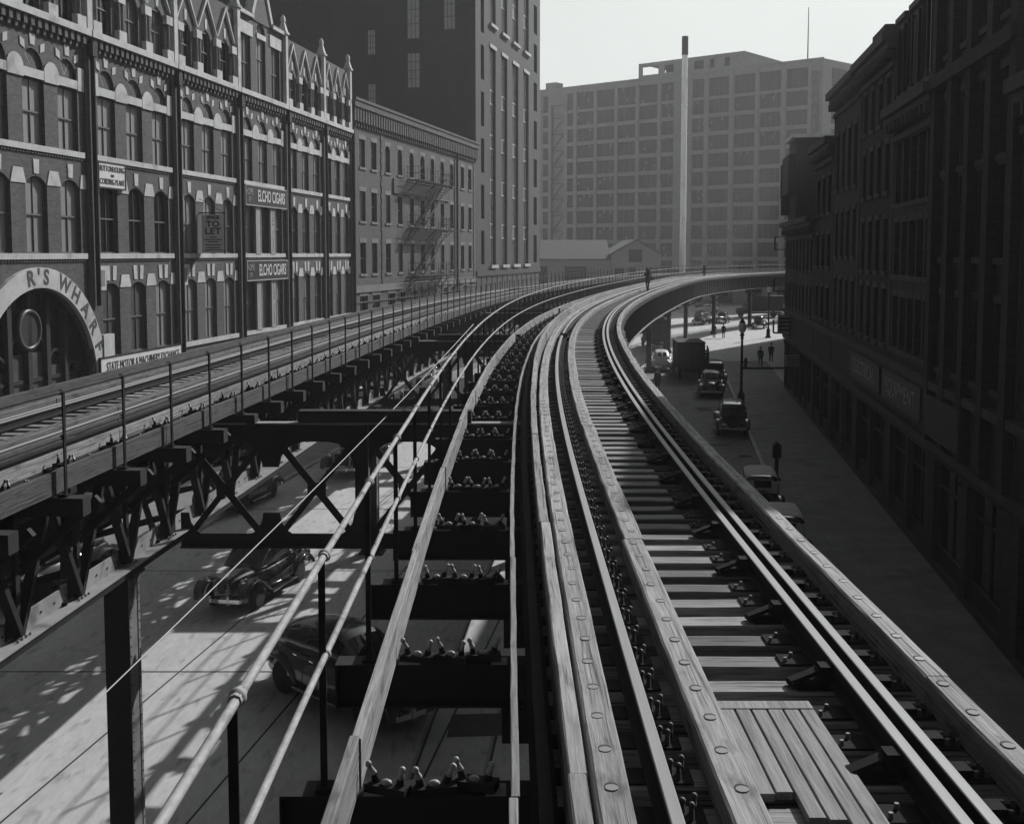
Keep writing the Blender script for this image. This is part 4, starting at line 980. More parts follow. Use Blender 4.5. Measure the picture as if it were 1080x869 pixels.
for x, z, w, h, n in wl:
    v = rnd.choice((0, 0, 0, 1, 2, 0, 3))
    if ct < 100 and n >= 2: link('window', fwin(w, h, n, v), bw, loc=(x, .2, z)); ct += 1
    else:
        rest.box(x - w / 2, x + w / 2, .4, .42, z, z + h, 0)
        for i in range(n + 1): xx = x - w / 2 + w * i / n; rest.box(max(x - w / 2, xx - .1), min(x + w / 2, xx + .1), .3, .4, z, z + h, 1)
        for j in (1, 2, 3): rest.box(x - w / 2, x + w / 2, .35, .4, z + h * j / 4 - .03, z + h * j / 4 + .03, 1)
tag(rest.build('window', [M['wglass'], M['muntin']], bw), kind='stuff')
# side turning the corner on the right
cw = AW + DW * LW; rs = rw + R(82)
b4 = thing('warehouse_wing', 'sunlit side wing of the far warehouse turning away at its right corner', 'building', cw, rs)
ops = []; wl = []
for k in range(6):
    for za, zb in rows: x0_ = 3.2 + k * 8.5; ops.append((x0_, x0_ + 5.8, za, zb, 0)); wl.append((x0_ + 2.9, za, 5.8, zb - za, 3))
wm = wall_mb(.0, 56, 0, 51.48, ops, .4); wm.build('wall', [M['wstone']], b4)
ct = 0
for x, z, w, h, n in wl: link('window', fwin(w, h, n, 0), b4, loc=(x, .2, z))
vs = thing('vertical_sign', 'narrow dark sign with stacked letters down the corner of the far warehouse', 'sign', AW + DW * (LW - 1.6) + Vector((-DW.y, DW.x, 0)) * -.35, rw)
b = MB(); b.box(-.75, .75, 0, .3, 36, 49); b.build('board', [M['muntin']], vs)
for k, ch in enumerate('WHARF'): text_obj(ch, 2.2, M['stone2'], vs, (0, -.03, 47.6 - k * 2.45), None, .05)
pl = MB(); p = AW + DW * (LW - 2.) + Vector((0, 6, 0)); pl.cyl((0, 0, 51.3), (0, 0, 63.5), .16, .08, 6); tag(pl.build('flagpole', [M['muntin']], None, loc=p), 'thin bare flagpole standing on the roof corner of the far warehouse', 'flagpole')

# chimney
ch = thing('smokestack', 'slender pale steel smokestack with a black top in front of the far warehouse', 'chimney', (36.1, 240., 0) if False else (29.9, 200., 0))
b = MB(); b.lathe([(.62, 0), (.55, 12), (.5, 30), (.5, 44.5)], 14)
for z in range(6, 45, 5): b.lathe([(.56, z), (.6, z + .04), (.56, z + .12)], 14)
b.build('stack', [M['chimney']], ch); b = MB(); b.lathe([(.52, 44.5), (.56, 44.6), (.56, 47.6), (.5, 47.7)], 14); b.build('stack_top', [M['soot']], ch)

# shed
sh = thing('gabled_shed', 'low pale clapboard shed with a gable end and dark doors below the far warehouse', 'shed', (4.0, 181., 0))
b = MB(); g0, g1 = 11.75, 19.6; gm = (g0 + g1) / 2
b.poly_extrude([(g0, 0), (g1, 0), (g1, 10.2), (gm, 12.4), (g0, 10.2)], -.5, 24)
b.box(-1, g0, 0, 14, 0, 9.3)
b.build('wall', [M['shed']], sh)
b = MB(); b.poly_extrude([(g0 - .4, 10.0), (gm, 12.4), (g1 + .4, 10.0), (g1 + .4, 10.25), (gm, 12.65), (g0 - .4, 10.25)], -.9, 24.4)
b.add([(-1.3, -.5, 9.3), (g0 - .1, -.5, 9.3), (g0 - .1, 8, 12.4), (-1.3, 8, 12.4), (-1.3, -.5, 9.5), (g0 - .1, -.5, 9.5), (g0 - .1, 8, 12.6), (-1.3, 8, 12.6)], [(0, 3, 2, 1), (4, 5, 6, 7), (0, 1, 5, 4), (1, 2, 6, 5), (2, 3, 7, 6), (3, 0, 4, 7)])
b.add([(-1.3, 8, 12.4), (g0, 8, 12.4), (g0, 16, 9.3), (-1.3, 16, 9.3)], [(0, 1, 2, 3)])
b.build('roof', [M['shedroof']], sh)
for x0, x1, z0, z1, y in ((-.7, 1.6, 4.5, 8.3, 0), (4.4, 7.8, 4.5, 8.3, 0), (gm - 1.2, gm + .9, 9.0, 11, -.5), (gm - 1.2, gm - .1, 5.5, 8.2, -.5), (g0 + .5, g0 + 2.0, 5.5, 8.1, -.5), (g1 - 2.3, g1 - .4, 5.5, 8.1, -.5)):
    b = MB(); b.box(x0, x1, y - .08, y - .002, z0, z1, 0); b.box(x0 - .15, x1 + .15, y - .12, y - .002, z1, z1 + .15, 1); b.build('shed_door', [M['signdark'], M['shed']], sh)

# ------------------------------------------------------------------ 5. the dark row on the right
DR = Vector((-.1411, -.99, 0)); AR0 = Vector((8.5 + .1425 * 87., 87., 0)); rr_ = facade_rot(DR.x, DR.y)
def fr_(u):
    Y = 8.5 / ((u - 540) / 1200 - .1425); return (87. - Y) / .99
ROW = [
 # label, u range, height, floors [(z0,z1)], windows, material
 ('low sooty brick building with three narrow windows a floor near the dark row\'s far end', 858, 877, 16.6, 'brick4'),
 ('sooty four-storey brick building with heavy bracketed cornice, second-lowest of the dark row', 877, 904, 18.75, 'brick3'),
 ('dark brick building with a square block rising above its sloping cornice', 904, 939, 18.85, 'brick4'),
 ('shadowed building with a steep dormered mansard roof over wide banks of windows', 939, 985.5, 15.85, 'brick3'),
 ('nearest dark building with pilasters and tall grouped windows at the right edge', 985.5, 1075, 20.2, 'brick4')]
def row_building(label, sa, sb, H, mname, floors, nper, wfrac, dep=14, cornice=True, fm='dframe'):
    o_ = AR0 + DR * sa; L_ = sb - sa
    t_ = thing('row_building', label, 'building', (o_.x, o_.y, 0), rr_, 'dark buildings along the right sidewalk')
    ops = []; wl = []
    for z0, z1, n, wf in floors:
        for i in range(n):
            pw = (L_ - .8) / n; x = .4 + pw * (i + .5); w = pw * wf; ops.append((x - w / 2, x + w / 2, z0, z1, 0)); wl.append((x, z0, w, z1 - z0))
    nb = max(2, int(L_ / 3.2))
    for i in range(nb): x = .4 + (L_ - .8) * (i + .5) / nb; w = (L_ - .8) / nb - .5; ops.append((x - w / 2, x + w / 2, .35, 3.7, 0))
    b = wall_mb(0, L_, 0, H, ops, .28); shell(b, 0, L_, 0, H, dep)
    b.build('wall', [M[mname], M['roof']], t_)
    for x, z, w, h in wl: put_window(t_, x, z, w, h, .2, 'sash', fm, (('curtain', 'glass'), ('glass', 'glass'), ('glass', 'curtain'), ('glass', 'glass')))
    b = MB()
    for x, z, w, h in wl: b.box(x - w / 2 - .12, x + w / 2 + .12, -.1, .1, z - .18, z - .002); b.box(x - w / 2 - .1, x + w / 2 + .1, -.05, .02, z + h + .002, z + h + .22)
    b.box(.0, .14, -.04, .02, 4.25, H - 1.3); b.box(L_ - .14, L_, -.04, .02, 4.25, H - 1.3)
    b.box(0, L_, -.18, .02, 4.0, 4.25); b.box(0, L_, -.25, .02, 5.95, 6.2)
    if cornice:
        b.box(-.0, L_, -.55, .02, H - .35, H); b.box(0, L_, -.35, .02, H - .6, H - .352); b.box(0, L_, -.15, .02, H - 1.3, H - 1.1)
        for i in range(int(L_ / .7)): x = (i + .5) * L_ / int(L_ / .7); b.box(x - .09, x + .09, -.42, .02, H - .95, H - .602)
    b.build('stone_trim', [M['dstone']], t_)
    for i in range(nb):
        x = .4 + (L_ - .8) * (i + .5) / nb; w = (L_ - .8) / nb - .5; b = MB(); b.box(x - w / 2, x + w / 2, .25, .3, .9, 3.7, 1); b.box(x - w / 2, x + w / 2, .15, .3, .35, .9, 0)
        for k in range(3): xx = x - w / 2 + w * k / 2; b.box(max(x - w / 2, xx - .05), min(x + w / 2, xx + .05), .2, .26, .9, 3.7, 0)
        b.box(x - w / 2, x + w / 2, .2, .26, 2.8, 2.9, 0); b.build('shop_front', [M['dframe'], M['glass']], t_)
    return t_, L_
fl = lambda *zs: list(zs)
specs = []
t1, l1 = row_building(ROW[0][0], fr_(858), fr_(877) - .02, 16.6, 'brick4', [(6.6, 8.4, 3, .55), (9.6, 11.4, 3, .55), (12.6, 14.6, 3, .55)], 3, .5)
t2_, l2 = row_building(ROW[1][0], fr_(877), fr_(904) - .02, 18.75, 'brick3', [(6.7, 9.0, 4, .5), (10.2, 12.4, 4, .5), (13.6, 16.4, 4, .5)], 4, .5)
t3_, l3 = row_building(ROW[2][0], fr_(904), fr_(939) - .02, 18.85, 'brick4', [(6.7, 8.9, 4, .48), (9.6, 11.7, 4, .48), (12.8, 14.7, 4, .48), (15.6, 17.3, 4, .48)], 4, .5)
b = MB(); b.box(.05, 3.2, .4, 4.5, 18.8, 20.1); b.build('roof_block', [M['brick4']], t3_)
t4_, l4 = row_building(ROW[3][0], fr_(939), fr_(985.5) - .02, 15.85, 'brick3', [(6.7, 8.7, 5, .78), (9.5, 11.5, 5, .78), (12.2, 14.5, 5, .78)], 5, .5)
b = MB(); X_ = Matrix(((0, 1, 0, 0), (1, 0, 0, 0), (0, 0, 1, 0), (0, 0, 0, 1)))
b.poly_extrude([(-.1, 15.85), (.9, 19.7), (1.1, 19.9), (8, 20.2), (8, 15.85)], .0, l4, 0, X_); b.build('mansard', [M['slate']], t4_)
for k in range(3):
    x = l4 * (k + .5) / 3; b = MB(); b.box(x - .75, x + .75, .0, 1.2, 16.2, 19.0, 0); b.box(x - .55, x + .55, -.04, .0, 16.4, 18.7, 2); b.box(x - .03, x + .03, -.07, -.04, 16.4, 18.7, 1); b.box(x - .9, x + .9, -.15, 1.0, 19.0, 19.2, 0)
    for s_ in (-.55, .55): b.box(x + s_ - .07, x + s_ + .07, -.1, 0, 16.3, 18.8, 1)
    b.build('dormer', [M['slate'], M['dframe'], M['curtain'] if k == 1 else M['glass']], t4_)
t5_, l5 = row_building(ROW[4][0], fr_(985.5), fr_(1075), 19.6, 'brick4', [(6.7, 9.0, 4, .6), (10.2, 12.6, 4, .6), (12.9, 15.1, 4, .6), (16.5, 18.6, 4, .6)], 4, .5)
b = MB()
for k in range(5): x = .25 + (l5 - .5) * k / 4; b.box(x - .28, x + .28, -.28, .0, 4.3, 19)
b.box(0, l5, -.4, .0, 15.5, 15.9); b.build('pilaster', [M['brick4']], t5_)
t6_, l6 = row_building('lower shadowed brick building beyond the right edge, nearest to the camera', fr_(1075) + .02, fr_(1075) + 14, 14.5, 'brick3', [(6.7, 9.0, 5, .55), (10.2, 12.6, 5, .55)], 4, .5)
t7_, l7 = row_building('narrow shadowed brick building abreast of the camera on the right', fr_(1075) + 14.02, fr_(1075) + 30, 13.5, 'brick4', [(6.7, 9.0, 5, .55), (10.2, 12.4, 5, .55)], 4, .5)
# farthest of the row: gable end, bay and small balconies
o_ = AR0 + DR * -.6
sa, sb = -.0, fr_(858) - .02
t0_, l0 = row_building('farthest dark building of the row, with a projecting bay and pale ledge at its top', sa, sb, 12.6, 'brick3', [(6.4, 8.2, 8, .5), (9.2, 11.2, 8, .5)], 8, .5)
b = MB(); b.poly_extrude([(0, 12.55), (0, 18.6), (4.5, 18.6), (5.2, 17.6), (5.2, 12.55)], .1, 9, 0); b.box(.0, 4.6, -.4, .1, 14.6, 17.4); b.build('upper_storey', [M['brick4']], t0_)
b = MB(); b.box(-.3, 4.7, -.2, 9, 18.6, 18.85); b.build('pale_ledge', [M['zinc']], t0_)
b = MB(); b.box(-.3, .0, -.5, 2, 14.5, 17); b.poly_extrude([(-.3, 14.5), (0, 14.5), (0, 13.2)], -.45, 1.9); b.build('bay', [M['brick4']], t0_)
for z in (10.6, 7.4, 4.2):
    b = MB(); b.box(-1.2, 0, -.8, .8, z, z + .06)
    for k in range(6): b.bar((-1.2 + k * .24, -.8, z), (-1.2 + k * .24, -.8, z + 1), .03, .03)
    b.bar((-1.2, -.8, z + 1), (0, -.8, z + 1), .05, .05); b.bar((-1.2, .8, z + 1), (-1.2, -.8, z + 1), .05, .05); b.bar((-1.2, .8, z), (-1.2, .8, z + 1), .05, .05); b.bar((-1.1, 0, z), (0, 0, z - .8), .05, .05); b.build('balcony', [M['soot']], t0_)
# hidden blocks beyond the cross street that shade it
for lab, x0, x1, y0, y1, H_ in (('plain dark brick block standing back behind the far end of the right-hand row', 0, 22, 96, 142, 19.3), ('second plain brick block farther behind the right-hand row', 58, 90, 150, 185, 18)):
    t_ = thing('row_building', lab, 'building', (x0 if x0 else .25 * y1, y1, 0), R(-90) if x0 else math.atan2(-1, -.25), 'dark buildings along the right sidewalk')
    ops = []; n = int((y1 - y0) / 3)
    for z in (2, 6, 10): ops += [(1.5 + i * 3, 2.7 + i * 3, z, z + 2, 0) for i in range(n - 1)]
    b = wall_mb(0, y1 - y0, 0, H_, ops, .25); shell(b, 0, y1 - y0, 0, H_, x1 - x0); b.build('wall', [M['brick3'], M['roof']], t_)
    b = MB()
    for o4 in ops: b.box(o4[0], o4[1], .2, .22, o4[2], o4[3])
    b.build('window', [M['glass']], t_)
# unseen blocks added behind the camera to cut sky light in the shadows
for lab, x, y, rz, L_, H_, dep, mn in (('unseen brick block added along the left sidewalk behind the camera to cut sky light', wlx(26.5), 26.5, facade_rot(-D1.x, -D1.y), 70, 24, 16, 'brick2'), ('unseen dark block added along the right sidewalk behind the camera to cut sky light', 8.5 + .1425 * 2, 2, rr_, 60, 22, 14, 'brick3'), ('unseen brick block closing the street behind the camera, added to cut sky light', -30, -62, 0, 60, 30, 14, 'brick2')):
    flip = 'left' in lab
    t_ = thing('row_building', lab, 'building', (x, y, 0), rz)
    ops = [(1.5 + i * 3.2, 2.8 + i * 3.2, z, z + 2, 0) for i in range(int(L_ / 3.2) - 1) for z in (2, 6, 10, 14)]
    b = wall_mb(0, L_, 0, H_, ops, .25); shell(b, 0, L_, 0, H_, dep)
    me = b.mesh('wall', [M[mn], M['roof']])
    if flip or 'closing' in lab: me.transform(Matrix.Diagonal((1, -1, 1, 1)))
    link('wall', me, t_)
# lettering on the right-hand shop fascias (facing the street, so local -y)
def fascia(label, ta, x, z, w, h, text, size, board_m, letter_m, sx=1.):
    base = Vector(ta.location); p = base + DR * x + Vector((-.99, .1411, 0)) * .3 
    o = thing('fascia_sign', label, 'sign', (p.x, p.y, z), rr_); b = MB(); b.box(-w / 2, w / 2, 0, .12, 0, h, 0); b.box(-w / 2, w / 2, -.03, .12, h, h + .08, 1); b.box(-w / 2, w / 2, -.03, .12, -.08, 0, 1); b.build('board', [M[board_m], M['dstone']], o)
    if text: text_obj(text, size, M[letter_m], o, (0, -.008, h / 2), None, .02, 'CENTER', sx)
    return o
fascia('dark shop fascia lettered ELECTRICAL', t3_, l3 * .5, 4.75, l3 - .6, 1.05, 'ELECTRICAL', .85, 'signdark', 'letterdim', 1.15)
fascia('dark shop fascia lettered EQUIPMENT, next nearer in the row', t4_, l4 * .5, 4.75, l4 - .6, 1.05, 'EQUIPMENT', .85, 'signdark', 'letterdim', 1.2)
o = fascia('dull blank shop fascia board on the nearest dark building', t5_, 2.6, 4.6, 4.4, 1.1, '', .5, 'signdim', 'ink')
# hanging boards over the right sidewalk
for (u, Y, z0, w, h, lab) in ((827.5, 83.5, 4.45, .95, 1.4, 'upper grey hanging board over the far right sidewalk'), (838.5, 76.5, 2.75, 1.15, .75, 'lower and wider grey hanging board over the far right sidewalk')):
    x = (u - 540) / 1200 * Y; o = thing('hanging_sign', lab, 'sign', (x, Y, z0), 0, 'hanging signs over the right sidewalk')
    b = MB(); b.box(-w / 2, w / 2, -.04, .04, 0, h, 0)
    for k in range(4): b.box(-w * .4, w * .4, -.046, -.04, h * (.16 + k * .2), h * (.24 + k * .2), 1)
    b.build('board', [M['signgrey'], M['signdark']], o); b = MB(); b.bar((-w / 2, 0, h + .1), (w / 2 + 1.2, 0, h + .1), .05, .05); b.bar((-w * .35, 0, h), (-w * .35, 0, h + .1), .03, .03); b.bar((w * .35, 0, h), (w * .35, 0, h + .1), .03, .03); b.build('bracket', [M['soot']], o)
# ------------------------------------------------------------------ ground, street, pavements
def sheet(name, pts, z, m_, kind='structure'):
    b = MB(); b.add([(p[0], p[1], z) for p in pts], [tuple(range(len(pts)))]); return tag(b.build(name, [M[m_]]), kind=kind)
sheet('ground', [(-900, -300), (900, -300), (900, 1200), (-900, 1200)], -.03, 'ground')
M['patch'] = mat('tar patch', .06, .9, var=.4, scale=4, spots=.3)
wl_ = lambda Y: -21.5 + .146 * Y; wr_ = lambda Y: 8.5 + .1425 * Y
sheet('road', [(-60, -40), (60, -40), (60, 92), (90, 120), (120, 330), (-60, 330)], 0., 'road')
sheet('side_road', [(3.2, 2), (wr_(2) - 4.2, 2), (wr_(112) - 4.2, 112), (13.2, 112), (7.5, 70), (3.8, 30)], .004, 'asphalt')
def pave(name, x_in, x_out, Y0, Y1, m_, flip):
    b = MB(); h = .13
    a = [(x_in(Y0), Y0), (x_in(Y1), Y1)]; c = [(x_out(Y0), Y0), (x_out(Y1), Y1)]
    vs = [(*a[0], 0), (*a[1], 0), (*c[1], 0), (*c[0], 0), (*a[0], h), (*a[1], h), (*c[1], h), (*c[0], h)]
    b.add(vs, [(0, 1, 2, 3), (4, 5, 6, 7), (0, 1, 5, 4), (1, 2, 6, 5), (2, 3, 7, 6), (3, 0, 4, 7)], 0); tag(b.build(name, [M[m_]]), kind='structure')
pave('sidewalk', lambda Y: wr_(Y) - 4.0, lambda Y: wr_(Y) + .3, -40, 108, 'walk', 0)
pave('kerb', lambda Y: wr_(Y) - 4.2, lambda Y: wr_(Y) - 4.005, -40, 108, 'kerb', 0)
pave('sidewalk', lambda Y: wl_(Y) + 3.6, lambda Y: wl_(Y) - .3, 20, 110, 'walk', 0)
pave('kerb', lambda Y: wl_(Y) + 3.8, lambda Y: wl_(Y) + 3.605, 20, 110, 'kerb', 0)
b = MB()
for Y in np.arange(0, 110, 1.6): b.add([(wr_(Y) - 3.98, Y, .134), (wr_(Y), Y, .134), (wr_(Y), Y + .03, .134), (wr_(Y) - 3.98, Y + .03, .134)], [(0, 1, 2, 3)])
for d in (1.0, 2.0, 3.0): b.add([(wr_(-20) - d, -20, .1342), (wr_(106) - d, 106, .1342), (wr_(106) - d + .02, 106, .1342), (wr_(-20) - d + .02, -20, .1342)], [(0, 1, 2, 3)])
tag(b.build('sidewalk_joints', [M['asphalt']]), kind='structure')
b = MB()
for Y in (9.4, 18.4, 27.4, 36.4, 45.4, 54.4, 63.4, 72.4): b.add([(-17.5, Y, .004), (3.3, Y, .004), (3.3, Y + .07, .004), (-17.5, Y + .07, .004)], [(0, 1, 2, 3)])
for x0 in (-13.6, -10.2, -6.3, -3.4): b.add([(x0, -10, .0045), (x0 + .05, -10, .0045), (x0 + .05 + 14, 88, .0045), (x0 + 14, 88, .0045)], [(0, 1, 2, 3)])
tag(b.build('road_joints', [M['joint']]), kind='structure')
b = MB()
for x0 in (-3.62, -2.14):
    for a_, w_, mi, z in ((0, .07, 0, .006), (.07, .06, 1, .0055)):
        P_ = [(x0 + a_ + .0635 * Y + .00035 * Y * Y, Y) for Y in range(-10, 130, 5)]
        for (x, y), (x2, y2) in zip(P_, P_[1:]): b.add([(x, y, z), (x + w_, y, z), (x2 + w_, y2, z), (x2, y2, z)], [(0, 1, 2, 3)], mi)
tag(b.build('street_rails', [M['railhead'], M['joint']]), kind='structure')
b = MB()
for x, y in ((11.9, 57.5), (9.2, 52), (14.2, 67)): b.lathe([(.34, .006), (.34, .012)], 16, 0, Matrix.Translation((x, y, 0)))
tag(b.build('manhole_covers', [M['rust']]), kind='structure')
b = MB()
for x, y, w_, l_ in ((10.2, 60.5, 1.6, .7), (12.3, 74, .9, 2.2), (9.0, 47, 1.1, 1.6), (13.4, 86, 2.2, .8)):
    b.add([(x, y, .0075), (x + w_, y + .1, .0075), (x + w_ + .05, y + l_, .0075), (x - .03, y + l_ * .94, .0075)], [(0, 1, 2, 3)])
b.add([(-1.4, 23.6, .0075), (.1, 23.7, .0075), (.15, 24.9, .0075), (-1.35, 24.8, .0075)], [(0, 1, 2, 3)])
tag(b.build('road_patches', [M['patch']]), kind='structure')

# ------------------------------------------------------------------ vehicles
def interp_sections(secs, n):
    secs = sorted(secs); xs = [s[0] for s in secs]; out = []
    X = np.linspace(0, 1, n); X = .5 - .5 * np.cos(X * math.pi) * 1.0
    for t in X:
        x = xs[0] + (xs[-1] - xs[0]) * t
        vals = []
        for k in range(1, len(secs[0])):
            v = [s[k] for s in secs]; i = min(len(xs) - 2, max(0, np.searchsorted(xs, x) - 1))
            h = xs[i + 1] - xs[i]; u = (x - xs[i]) / h
            m = lambda j: (v[min(j + 1, len(v) - 1)] - v[max(j - 1, 0)]) / max(1e-6, xs[min(j + 1, len(v) - 1)] - xs[max(j - 1, 0)])
            h00 = 2*u**3 - 3*u*u + 1; h10 = u**3 - 2*u*u + u; h01 = -2*u**3 + 3*u*u; h11 = u**3 - u*u
            y = h00*v[i] + h10*h*m(i)*.8 + h01*v[i+1] + h11*h*m(i+1)*.8
            lo, hi = min(v[i], v[i+1]), max(v[i], v[i+1]); y = min(max(y, lo - .03), hi + .03); vals.append(y)
        out.append((x, *vals))
    return out
class Loft:
    """half-superellipse hull: sections (x, half width, z bottom, z top)"""
    def __init__(s, secs, e=2.6, n=24): s.e = e; s.S = interp_sections(secs, n); s.xs = [q[0] for q in s.S]
    def pt(s, x, th, grow=0.):
        w, zb, zt = (float(np.interp(x, s.xs, [q[k] for q in s.S])) for k in (1, 2, 3))
        c, n_ = math.cos(th), math.sin(th); p = 2 / s.e
        return Vector((x, (w + grow) * math.copysign(abs(c) ** p, c), zb + (zt - zb + grow) * max(0, n_) ** p))
    def hull(s, b, mi=0, m=16):
        vs = []; n = len(s.S)
        for q in s.S:
            for j in range(m + 1): vs.append(s.pt(q[0], math.pi * j / m))
        fs = [(i*(m+1)+j, i*(m+1)+j+1, (i+1)*(m+1)+j+1, (i+1)*(m+1)+j) for i in range(n-1) for j in range(m)]
        fs += [(i*(m+1), (i+1)*(m+1), (i+1)*(m+1)+m, i*(m+1)+m) for i in range(n-1)]
        b.add(vs, fs, mi, None, True); b.add(vs[:m+1], [tuple(range(m+1))], mi); b.add(vs[-m-1:], [tuple(range(m, -1, -1))], mi)
    def patch(s, b, x0, x1, t0, t1, g=.008, mi=0, nx=6, nt=6):
        vs = [s.pt(x0 + (x1-x0)*i/nx, R(t0 + (t1-t0)*j/nt), g) for i in range(nx+1) for j in range(nt+1)]
        b.add(vs, [(i*(nt+1)+j, i*(nt+1)+j+1, (i+1)*(nt+1)+j+1, (i+1)*(nt+1)+j) for i in range(nx) for j in range(nt)], mi, None, True)
def ellipse_tube(b, path, y, hw, th, mi=0, m=10, taper=True):
    """mudguard: flattened tube along path of (x,z)"""
    n = len(path); vs = []
    for i, (x, z) in enumerate(path):
        a = Vector(path[max(0, i-1)]); c = Vector(path[min(n-1, i+1)]); t = (c - a).normalized(); nn = Vector((-t.y, t.x))
        k = 1 if not taper else (.75 + .25 * math.sin(math.pi * i / (n - 1)))
        for j in range(m):
            q = 2*math.pi*j/m; vs.append((x + nn.x*math.sin(q)*th*k, y + math.cos(q)*hw*k, z + nn.y*math.sin(q)*th*k))
    b.add(vs, [(i*m+j, i*m+(j+1) % m, (i+1)*m+(j+1) % m, (i+1)*m+j) for i in range(n-1) for j in range(m)], mi, None, True)
    b.add(vs[:m], [tuple(range(m))], mi); b.add(vs[-m:], [tuple(range(m-1, -1, -1))], mi)
def smooth_path(pts, k=3):
    for _ in range(k):
        q = [pts[0]]
        for a, c in zip(pts, pts[1:]): q += [(a[0]*.75+c[0]*.25, a[1]*.75+c[1]*.25), (a[0]*.25+c[0]*.75, a[1]*.25+c[1]*.75)]
        pts = q + [pts[-1]]
    return pts
def wheel_into(parent, x, y, r=.36, w=.16, spokes=False):
    X = Matrix.Translation((x, y, r)) @ Matrix.Rotation(R(90 if y < 0 else -90), 4, 'X')
    b = MB(); b.lathe([(r*.62, -w/2), (r*.9, -w/2), (r, -w/4), (r, w/4), (r*.9, w/2), (r*.62, w/2)], 18, 0, X); o = b.build('wheel', [M['tyre']], parent)
    b = MB(); b.lathe([(.01, w*.28), (r*.3, w*.42), (r*.32, w*.3), (r*.62, w*.22), (r*.64, w*.45)], 16, 0, X); b.build('hub_cap', [M['chrome']], o)
def car(label, style, x, y, head, paint, top=None, cat='car', group='parked and moving cars', scale=1., name='car', white=False):
    """head: direction of travel, degrees from +x; local +x is forward"""
    t = thing(name, label, cat, (x, y, .0), R(head), group); t.scale = (scale,)*3
    P_ = M[paint]
    if style == 'round':
        lo = Loft([(-2.32,.30,.5,.72),(-2.2,.58,.42,.98),(-1.8,.72,.38,1.12),(-1.1,.79,.36,1.16),(0,.82,.36,1.15),(.75,.74,.38,1.13),(1.2,.56,.42,1.12),(1.8,.42,.45,1.07),(2.12,.30,.5,.98),(2.24,.10,.58,.84)], 2.8, 30)
        cab = Loft([(-2.1,.34,.98,1.04),(-1.85,.56,1.0,1.3),(-1.35,.66,1.04,1.55),(-.7,.71,1.06,1.66),(-.1,.71,1.08,1.68),(.35,.69,1.08,1.62),(.65,.66,1.08,1.42),(1.0,.6,1.06,1.12)], 3.0, 30)
        side = ((-1.3,-.66,14,52),(-.58,.02,14,52),(.1,.52,14,50)); ws = (.46,.93,62,118); rw_ = (-1.92,-1.42,66,114); wb = (1.42,-1.42)
        ff = [(2.3,.42),(2.28,.66),(2.1,.86),(1.75,.92),(1.3,.8),(.95,.55),(.7,.36)]; rf = [(-.8,.36),(-1.0,.62),(-1.35,.82),(-1.75,.84),(-2.15,.66),(-2.36,.42)]
    else:
        lo = Loft([(-1.9,.62,.5,1.05),(-1.85,.66,.48,1.12),(-1.0,.68,.45,1.14),(.3,.67,.45,1.14),(.62,.6,.48,1.12),(.8,.46,.5,1.1),(1.6,.38,.52,1.06),(1.72,.36,.55,1.02)], 4.5, 30)
        cab = Loft([(-1.88,.58,1.05,1.55),(-1.8,.62,1.05,1.72),(-1.0,.65,1.08,1.8),(.1,.64,1.08,1.8),(.42,.62,1.08,1.74),(.5,.6,1.08,1.66),(.62,.58,1.06,1.12)], 5., 30)
        side = ((-1.62,-1.05,10,42),(-.95,-.35,10,42),(-.25,.35,10,42)); ws = (.47,.6,50,130); rw_ = (-1.895,-1.86,62,118); wb = (1.25,-1.3)
        ff = [(1.95,.42),(1.9,.68),(1.6,.86),(1.2,.86),(.85,.68),(.6,.42)]; rf = [(-.75,.4),(-.95,.68),(-1.25,.86),(-1.6,.82),(-1.9,.6),(-2.02,.42)]
    b = MB(); lo.hull(b); b.build('body', [P_], t)
    b = MB(); cab.hull(b, 0)
    if top:
        cab.patch(b, -1.9 if style != 'round' else -1.9, .45, 40, 140, .006, 1, 10, 10)
        if style != 'round': b.box(-1.93, -1.88, -.58, .58, 1.1, 1.55, 1)
    b.build('cabin', [P_, M[top] if top else P_], t)
    for k, (a, c, t0, t1) in enumerate(side):
        for ta, tb in ((t0, t1), (180 - t1, 180 - t0)):
            b = MB(); cab.patch(b, a, c, ta, tb, .01); b.build('side_window', [M['glass']], t)
    for da, db in ((-1.18, -.6), (-.57, .07)) if style == 'round' else ((-.98, -.32), (-.29, .38)):
        for ta, tb, sy in ((4, 62, 1), (118, 176, -1)):
            b = MB(); lo.patch(b, da, db, ta, tb, .011, 0, 6, 6); o_ = b.build('door', [P_], t); hp = lo.pt(da + .1, R(38 if sy > 0 else 142), .02)
            b = MB(); b.bar(hp, hp + Vector((.13, 0, 0)), .02, .025); b.build('handle', [M['chrome']], o_)
    b = MB(); cab.patch(b, ws[0], ws[1], ws[2], 89, .012); cab.patch(b, ws[0], ws[1], 91, ws[3], .012); b.build('windshield', [M['glass']], t)
    b = MB()
    if style == 'round': cab.patch(b, rw_[0], rw_[1], rw_[2], 88.5, .012); cab.patch(b, rw_[0], rw_[1], 91.5, rw_[3], .012)
    else: b.box(-1.945, -1.932, -.32, .32, 1.3, 1.58)
    b.build('rear_window', [M['glass']], t)
    for path, nm in ((ff, 'fender'), (rf, 'fender')):
        for sy in (-1, 1):
            b = MB(); ellipse_tube(b, smooth_path(path), sy * .71, .19, .055); b.build(nm, [P_], t)
